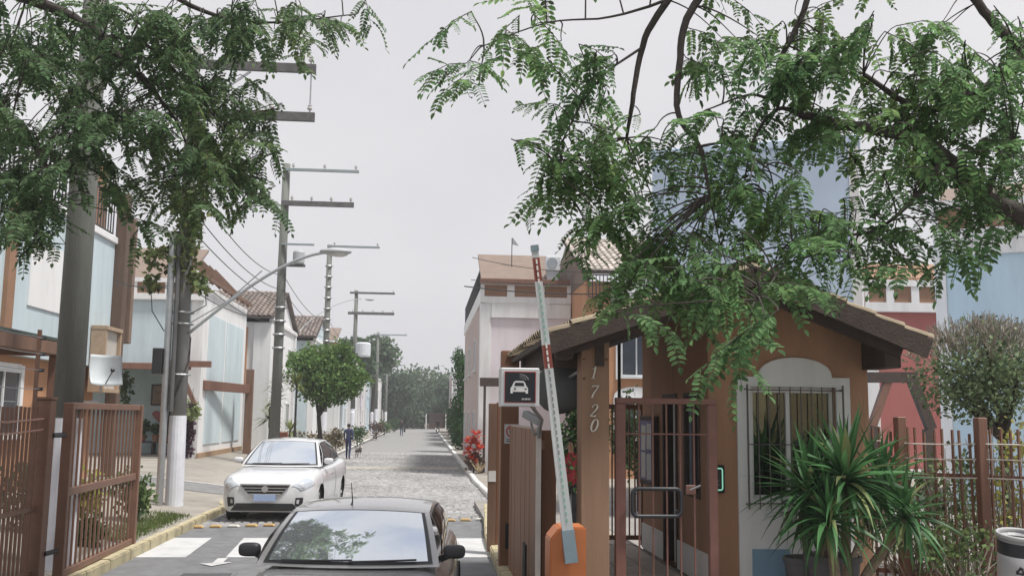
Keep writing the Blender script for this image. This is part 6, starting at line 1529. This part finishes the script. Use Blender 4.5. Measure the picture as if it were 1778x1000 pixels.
# twiggy shrubs behind the right fence
for i, (px, py, Y, rx, rz, n, lab, m) in enumerate([(1640, 870, 11.8, .55, .75, 700, 'loose green shrub behind the right fence beside the yucca', shrub_m), (1715, 880, 12.4, .6, .8, 900, 'taller leafy shrub behind the right fence in the middle', MATS['pale_shrub_leaf']), (1770, 850, 11.6, .5, .9, 700, 'yellowish shrub behind the right fence above the bin', MATS['yellow_green_leaf']), (1590, 930, 11.9, .5, .5, 500, 'low straggly shrub behind the right fence near the guardhouse', MATS['pale_shrub_leaf']), (1670, 960, 11.0, .6, .4, 600, 'low dense green plants at the foot of the right fence', shrub_m)]):
    c_ = atY(px, py, Y); s = empty('garden_shrub', (c_.x, Y, .1), lab, 'shrub'); mb = leafball(MB(), c_, rx, .45, rz, n, .06, shell=.6, seed=310+i, clumps=24); stuffpart('foliage', mb, m, s)
    t_ = MB()
    for k in range(26):
        e = c_+Vector((rgs.uniform(-rx, rx), rgs.uniform(-.3, .3), rgs.uniform(-rz*.5, rz))); b0_ = Vector((c_.x+rgs.uniform(-.2, .2), Y+rgs.uniform(-.15, .15), .08)); t_.tube([b0_, b0_.lerp(e, .55)+Vector((rgs.uniform(-.1, .1), 0, 0)), e], [.012, .009, .004], 4, cap=False)
    stuffpart('stems', t_, drym, s)
gv = MB()
for i in range(2600):
    x_ = random.uniform(5.0, 9.5); y_ = random.uniform(9.8, 16); s_ = random.uniform(.015, .05); gv.box((x_, y_, .128+s_*.25), s_, s_*1.2, s_*.7, Matrix.Rotation(random.uniform(0, 3), 3, 'Z'))
o = gv.build('pebbles', M('pale_pebble', (.48, .45, .40), .9, .2, 6, island=.3), fix=False); tag(o, 'pale pebbles on the garden plot behind the right fence', None, kind='stuff')

# ------------------------------------------------------------------ overhanging street trees with pinnate leaves
def pinnate(npair, L_, ll, lw, droop, seed, fold=.3):
    rg = random.Random(seed); mb = MB(); pts = []
    for i in range(npair+2):
        t = i/(npair+1); pts.append(Vector((0, L_*t*(1-.1*droop*t), -L_*droop*t*t*.6)))
    mb.tube(pts[::2]+[pts[-1]], .0022, 3, cap=False)
    def leaflet(p, d, n):
        s_ = rg.uniform(.85, 1.15); l_ = ll*s_; w_ = lw*s_*.5; side = d.cross(n).normalized(); up = n*w_*fold
        a = p; b1, b2 = p+d*l_*.3+side*w_+up, p+d*l_*.72+side*w_*.85+up; tip = p+d*l_-n*l_*.08; c1, c2 = p+d*l_*.3-side*w_+up, p+d*l_*.72-side*w_*.85+up
        mb.add([a, b1, b2, tip, c2, c1], [(0, 1, 2, 3), (0, 3, 4, 5)])
    for i in range(npair):
        p = pts[i+1]; k = 1-.25*abs(i/(npair-1)-.4)
        for s in (-1, 1):
            d = Vector((s*1.0, .45+rg.uniform(-.1, .15), -.18+rg.uniform(-.18, .12))).normalized(); leaflet(p, d, Vector((s*.15+rg.uniform(-.15, .15), rg.uniform(-.15, .15), 1)).normalized())
    leaflet(pts[-1], Vector((0, 1, -.3)).normalized(), Vector((0, .2, 1)).normalized()); return mb
def leaf_set(mat, ll, lw, L_):
    out = []
    for k, (npn, dr) in enumerate(((7, .3), (9, .6), (8, .9), (6, .1))): out.append(mesh_with(pinnate(npn, L_*(.8+.08*k), ll, lw, dr, 400+k), 'leaf', mat, fix=False))
    return out
def mesh_arrays(me):
    v = np.empty(len(me.vertices)*3); me.vertices.foreach_get('co', v); return v.reshape(-1, 3), [tuple(p.vertices) for p in me.polygons]
def canopy(root, regions, meshes, mat, limbs, seed, nsingle=280, dens=1.0):
    rg = random.Random(seed); L = []; twig = MB(); lp = [p for ln in limbs for p in ln]
    for (px, py, rx, ry, d0, d1, n) in regions:
        for _ in range(max(1, int(n*dens+rg.random()))):
            a = rg.uniform(0, 6.283); r_ = math.sqrt(rg.random())*(1+.12*rg.gauss(0, 1)); Y = rg.uniform(d0, d1); c_ = atY(px+rx*r_*math.cos(a), py+ry*r_*math.sin(a), Y)
            az = rg.uniform(0, 6.283); d = Vector((math.cos(az), math.sin(az)*.8, rg.uniform(-.75, .25))).normalized(); TL = rg.uniform(.25, .55); s0 = c_-d*TL*.5
            q = min(lp, key=lambda p: (p-s0).length_squared)
            if (q-s0).length < 1.1:
                m0 = q.lerp(s0, .35)+Vector((rg.uniform(-.05, .05), 0, rg.uniform(.02, .10))); m1 = q.lerp(s0, .7)+Vector((rg.uniform(-.04, .04), 0, rg.uniform(.02, .09)))
                tw_ = bez(q, m0, m1, s0, 7); twig.tube(tw_, [.0075-.0005*k for k in range(8)], 4, cap=False)
            e_ = s0+d*TL-Vector((0, 0, TL*.25)); twig.tube([s0, s0.lerp(e_, .5)+Vector((0, 0, .03)), e_], [.0045, .0035, .002], 4, cap=False)
            m_ = rg.randint(5, 8)
            for k in range(m_):
                t = (k+.5)/m_; p = s0.lerp(e_, t)+Vector((0, 0, .03*math.sin(3.14*t))); sd = 1 if k % 2 else -1
                ld = (d*.55+d.cross(Vector((0, 0, 1)))*sd*.8+Vector((rg.uniform(-.3, .3), rg.uniform(-.3, .3), rg.uniform(-.95, .05)))).normalized()
                nn = Vector((rg.uniform(-.45, .45), rg.uniform(-.6, .3), 1)); xx = ld.cross(nn).normalized(); nn = xx.cross(ld); s_ = rg.uniform(.5, 1.28)
                mw = Matrix(((xx.x*s_, ld.x*s_, nn.x*s_, p.x), (xx.y*s_, ld.y*s_, nn.y*s_, p.y), (xx.z*s_, ld.z*s_, nn.z*s_, p.z), (0, 0, 0, 1))); L.append((mw, rg.randrange(len(meshes)), p.y))
    # the leaves that show largest are pieces of their own
    def inview(p):
        v = CAMROT.transposed() @ (p-Vector((0, 0, CAM_H))); x, y = 889+FPX*v.x/-v.z, 500-FPX*v.y/-v.z; return 0 < x < 1778 and 0 < y < 1000
    idx = sorted(range(len(L)), key=lambda i: (0 if inview(L[i][0].translation) else 1, L[i][2])); single = set(idx[:nsingle])
    arr = [mesh_arrays(m) for m in meshes]; V = []; F = []; base = 0
    for i, (mw, k, _) in enumerate(L):
        if i in single: inst('leaf', meshes[k], None, root, mw=mw); continue
        v, f = arr[k]; A = np.array(mw); V.append(v @ A[:3, :3].T+A[:3, 3]); F += [tuple(base+q for q in t) for t in f]; base += len(v)
    off = rootloc(root); me = bpy.data.meshes.new('foliage'); me.from_pydata((np.concatenate(V)-np.array(off)).tolist(), [], F); me.materials.append(mat)
    o = bpy.data.objects.new('foliage', me); COL.objects.link(o); o.parent = root; o['kind'] = 'stuff'
    stuffpart('twigs', twig, bark, root); return len(L)
def limb(root, path, nm='branch'):
    pts = [atY(a, b, Y) for a, b, Y, r_ in path]; rs = [p[3] for p in path]
    P = catmull([tuple(p)+(r_,) for p, r_ in zip(pts, rs)], 5); rgl = random.Random(int(path[0][0])); Q = [Vector(p[:3])+Vector((rgl.uniform(-1, 1), rgl.uniform(-1, 1), rgl.uniform(-1, 1)))*p[3]*.22 for p in P]
    part(nm, MB().tube(Q, [max(.003, p[3]) for p in P], 8), bark, root, smooth=True); return Q
RTree = empty('locust_tree', (6.6, 6.6, .1), 'tall tree with feathery leaves reaching in over the guardhouse from the right', 'tree')
tr0 = [Vector((6.6, 6.6, .05)), Vector((6.5, 6.7, 2.0)), Vector((6.2, 6.8, 3.6)), Vector((5.9, 6.9, 5.2)), Vector((5.6, 6.9, 7.0))]
part('trunk', MB().tube(tr0, [.26, .21, .18, .15, .10], 14), bark, RTree, smooth=True)
R_l = [limb(RTree, p) for p in [
    [(2150, 520, 6.9, .12), (1900, 420, 7.0, .10), (1710, 345, 7.1, .075), (1640, 270, 7.1, .062), (1560, 232, 7.1, .05), (1450, 215, 7.2, .042), (1388, 198, 7.2, .028)],
    [(2200, 300, 6.9, .1), (1900, 200, 7.0, .075), (1778, 90, 7.2, .05), (1735, 50, 7.2, .04), (1685, -10, 7.2, .035), (1600, -120, 7.2, .03)],
    [(1778, 100, 7.0, .06), (1700, 160, 7.1, .045), (1600, 190, 7.2, .03), (1500, 130, 7.2, .018)],
    [(1500, -500, 7.2, .06), (1330, -240, 7.4, .045), (1160, 0, 7.6, .032), (1115, 80, 7.7, .026), (1098, 180, 7.7, .02), (1088, 240, 7.8, .012)],
    [(1500, -480, 7.0, .05), (1330, -150, 7.0, .04), (1205, 10, 6.9, .030), (1180, 100, 6.9, .026), (1178, 200, 6.9, .022), (1215, 255, 6.9, .017), (1232, 340, 6.9, .010)],
    [(1600, -400, 7.3, .05), (1450, -150, 7.3, .04), (1395, 20, 7.3, .024), (1352, 110, 7.3, .02), (1347, 170, 7.3, .016), (1300, 165, 7.4, .010), (1230, 190, 7.4, .006)],
    [(1390, 200, 7.2, .024), (1350, 190, 7.2, .016), (1310, 240, 7.2, .010), (1290, 330, 7.2, .006)],
    [(1215, 255, 6.9, .012), (1270, 250, 6.8, .009), (1330, 290, 6.8, .006)],
    [(1640, 270, 7.1, .04), (1600, 330, 7.0, .022), (1520, 400, 6.9, .012), (1400, 420, 6.8, .008), (1320, 520, 6.3, .006)],
    [(1160, 0, 7.6, .015), (1060, 30, 7.6, .01), (950, 40, 7.7, .007), (840, 80, 7.8, .005)], [(1120, 80, 7.7, .012), (1030, 150, 7.6, .008), (950, 300, 7.6, .005)],
    [(1710, 345, 7.1, .03), (1730, 300, 6.9, .02), (1760, 250, 6.8, .012)]]]
R_l.append([p for p in tr0]); part('branch', MB().tube([tr0[3], tr0[4], atY(1500, -500, 7.2)], [.13, .10, .06], 9), bark, RTree); part('branch', MB().tube([tr0[2], atY(2150, 520, 6.9)], [.13, .12], 9), bark, RTree); part('branch', MB().tube([tr0[3], atY(2200, 300, 6.9)], [.11, .10], 9), bark, RTree)
lsR = leaf_set(leaf_r, .058, .029, .30)
nR = canopy(RTree, [(795, 90, 62, 45, 7.4, 8.2, 5), (812, 150, 14, 40, 7.5, 7.9, 2), (800, 15, 30, 20, 7.4, 8, 1), (915, 50, 62, 55, 7.2, 8.3, 11), (985, 140, 75, 70, 7.2, 8.3, 14), (1045, 215, 75, 70, 7.2, 8.3, 14), (1000, 255, 80, 45, 7.2, 8.3, 12), (960, 310, 75, 34, 7.2, 8.3, 10), (1050, 320, 110, 55, 7.0, 8.2, 16),
    (1150, 270, 70, 60, 7.0, 8, 11), (1110, 395, 100, 60, 6.9, 8, 16), (1040, 385, 45, 20, 7, 8, 4), (1150, 465, 95, 45, 6.8, 7.8, 20), (1110, 500, 60, 25, 6.8, 7.6, 5), (1200, 140, 50, 90, 6.9, 7.6, 4), (1330, 80, 90, 85, 6.6, 7.8, 24), (1250, 60, 40, 60, 6.6, 7.8, 4), (1430, 60, 60, 60, 6.6, 7.8, 10), (1260, 250, 85, 60, 6.6, 7.6, 14),
    (1270, 345, 115, 66, 6.5, 7.6, 20), (1330, 410, 125, 70, 6.4, 7.5, 23), (1220, 430, 90, 55, 6.5, 7.5, 14), (1430, 370, 80, 66, 6.5, 7.5, 13), (1320, 480, 75, 45, 5.9, 6.8, 9), (1300, 555, 34, 60, 5.4, 6.0, 6), (1210, 480, 60, 40, 6.4, 7.2, 9), (1370, 180, 90, 80, 6.8, 7.6, 18), (1470, 140, 90, 90, 6.7, 7.7, 22), (1560, 130, 80, 70, 6.7, 7.7, 18), (1540, 230, 100, 60, 6.6, 7.6, 20), (1620, 250, 90, 80, 6.5, 7.6, 22),
    (1710, 260, 90, 90, 6.3, 7.6, 34), (1700, 150, 85, 70, 6.3, 7.4, 22), (1760, 100, 40, 60, 6.2, 7.0, 8), (1760, 330, 60, 80, 6.2, 7.4, 12), (1600, 335, 70, 45, 6.5, 7.5, 8), (1560, 420, 75, 40, 6.4, 7.4, 9), (1480, 400, 60, 60, 6.4, 7.4, 9), (1690, 400, 60, 35, 6.2, 7.0, 5), (1635, 460, 40, 40, 6.2, 7.0, 2), (1752, 30, 40, 40, 6.6, 7.4, 4), (1100, 490, 30, 70, 6.4, 7.0, 2), (1660, 40, 60, 40, 6.8, 7.6, 4),
    (1300, -120, 420, 90, 6.6, 8.4, 60), (1900, 200, 100, 260, 6.2, 8.0, 40), (1500, -330, 450, 120, 6.4, 8.6, 50)], lsR, leaf_r, R_l, 77, dens=.53)
LTree = empty('shade_tree', (-6.9, 8.2, .1), 'dark leaved tree spreading its branches across the upper left in front of the poles', 'tree')
tl0 = [Vector((-6.9, 8.2, .05)), Vector((-6.8, 8.3, 2.2)), Vector((-6.6, 8.6, 4.0)), Vector((-6.3, 9.0, 5.8)), Vector((-6.0, 9.2, 7.6))]
part('trunk', MB().tube(tl0, [.28, .24, .2, .16, .1], 14), bark, LTree, smooth=True)
L_l = [limb(LTree, p) for p in [
    [(-420, -150, 9.4, .11), (-150, -60, 9.8, .08), (80, 10, 10.2, .06), (170, 60, 10.3, .048), (215, 110, 10.4, .036), (260, 145, 10.4, .026), (285, 185, 10.5, .012)],
    [(-420, -150, 9.4, .09), (-100, -140, 10, .07), (180, -80, 10.5, .05), (330, 10, 10.8, .03), (450, 40, 11, .016), (620, 25, 11, .007)],
    [(-350, 60, 9.4, .08), (-100, 160, 9.8, .05), (40, 230, 10, .03), (90, 330, 10, .016), (60, 410, 9.8, .007)],
    [(180, 65, 10.3, .03), (240, 70, 10.5, .022), (300, 120, 10.7, .016), (370, 200, 10.9, .010), (430, 300, 11, .005)], [(215, 110, 10.4, .02), (300, 200, 10.8, .014), (340, 300, 11, .008)]]]
L_l.append(tl0); part('branch', MB().tube([tl0[3], tl0[4], atY(-420, -150, 9.4)], [.15, .12, .11], 9), bark, LTree); part('branch', MB().tube([tl0[2], atY(-350, 60, 9.4)], [.14, .08], 9), bark, LTree)
lsL = leaf_set(leaf_l, .062, .032, .31)
nL = canopy(LTree, [(110, 50, 170, 70, 9.2, 11.5, 58), (320, 50, 160, 55, 9.6, 12, 44), (470, 35, 90, 40, 10, 12, 15), (590, 30, 70, 22, 10.2, 11.8, 8), (500, 70, 60, 22, 10, 12, 4), (90, 180, 130, 90, 9, 11.5, 52), (200, 160, 70, 70, 9.4, 11.5, 18), (70, 290, 85, 75, 9, 11, 30), (40, 390, 50, 42, 9, 10.5, 13), (15, 340, 30, 60, 9, 10.5, 6),
    (180, 300, 45, 60, 9.5, 11.5, 9), (310, 150, 60, 50, 9.8, 12, 10), (360, 200, 100, 65, 9.8, 12, 34), (340, 290, 90, 55, 9.8, 12, 32), (420, 290, 70, 55, 10, 12, 20), (440, 210, 50, 50, 10, 12, 9), (290, 370, 40, 30, 10, 11.5, 4), (470, 330, 25, 25, 10, 11.5, 2), (250, 240, 40, 60, 9.8, 11.5, 8), (400, 130, 70, 25, 10, 12, 8),
    (100, -140, 500, 90, 9.0, 12, 50), (-220, 180, 150, 260, 8.6, 11, 36)], lsL, leaf_l, L_l, 78, dens=.76)
# hedge across the road, mirrored with the yellow house
YHd = empty('hedge', (14, -13.5, 0), 'dark clipped hedge across the entrance road in front of the yellow house', 'hedge')
mb = MB()
for k in range(20): leafball(mb, (6+k, -13.5, .95), .75, .7, .95, 420, .13, seed=500+k, clumps=12)
stuffpart('foliage', mb, hedge_m, YHd)
# ------------------------------------------------------------------ thin haze over the whole place
hm = bpy.data.materials.new('haze'); hm.use_nodes = True; N = hm.node_tree; N.nodes.clear()
ho_ = N.nodes.new('ShaderNodeOutputMaterial'); pv_ = N.nodes.new('ShaderNodeVolumePrincipled')
pv_.inputs['Color'].default_value = (.93, .95, .97, 1); pv_.inputs['Density'].default_value = .0013; pv_.inputs['Anisotropy'].default_value = .2
N.links.new(pv_.outputs[0], ho_.inputs['Volume'])
o = MB().bx(-330, 330, -130, 430, -1.2, 22).build('haze', hm); tag(o, 'thin pale haze', None, kind='stuff')
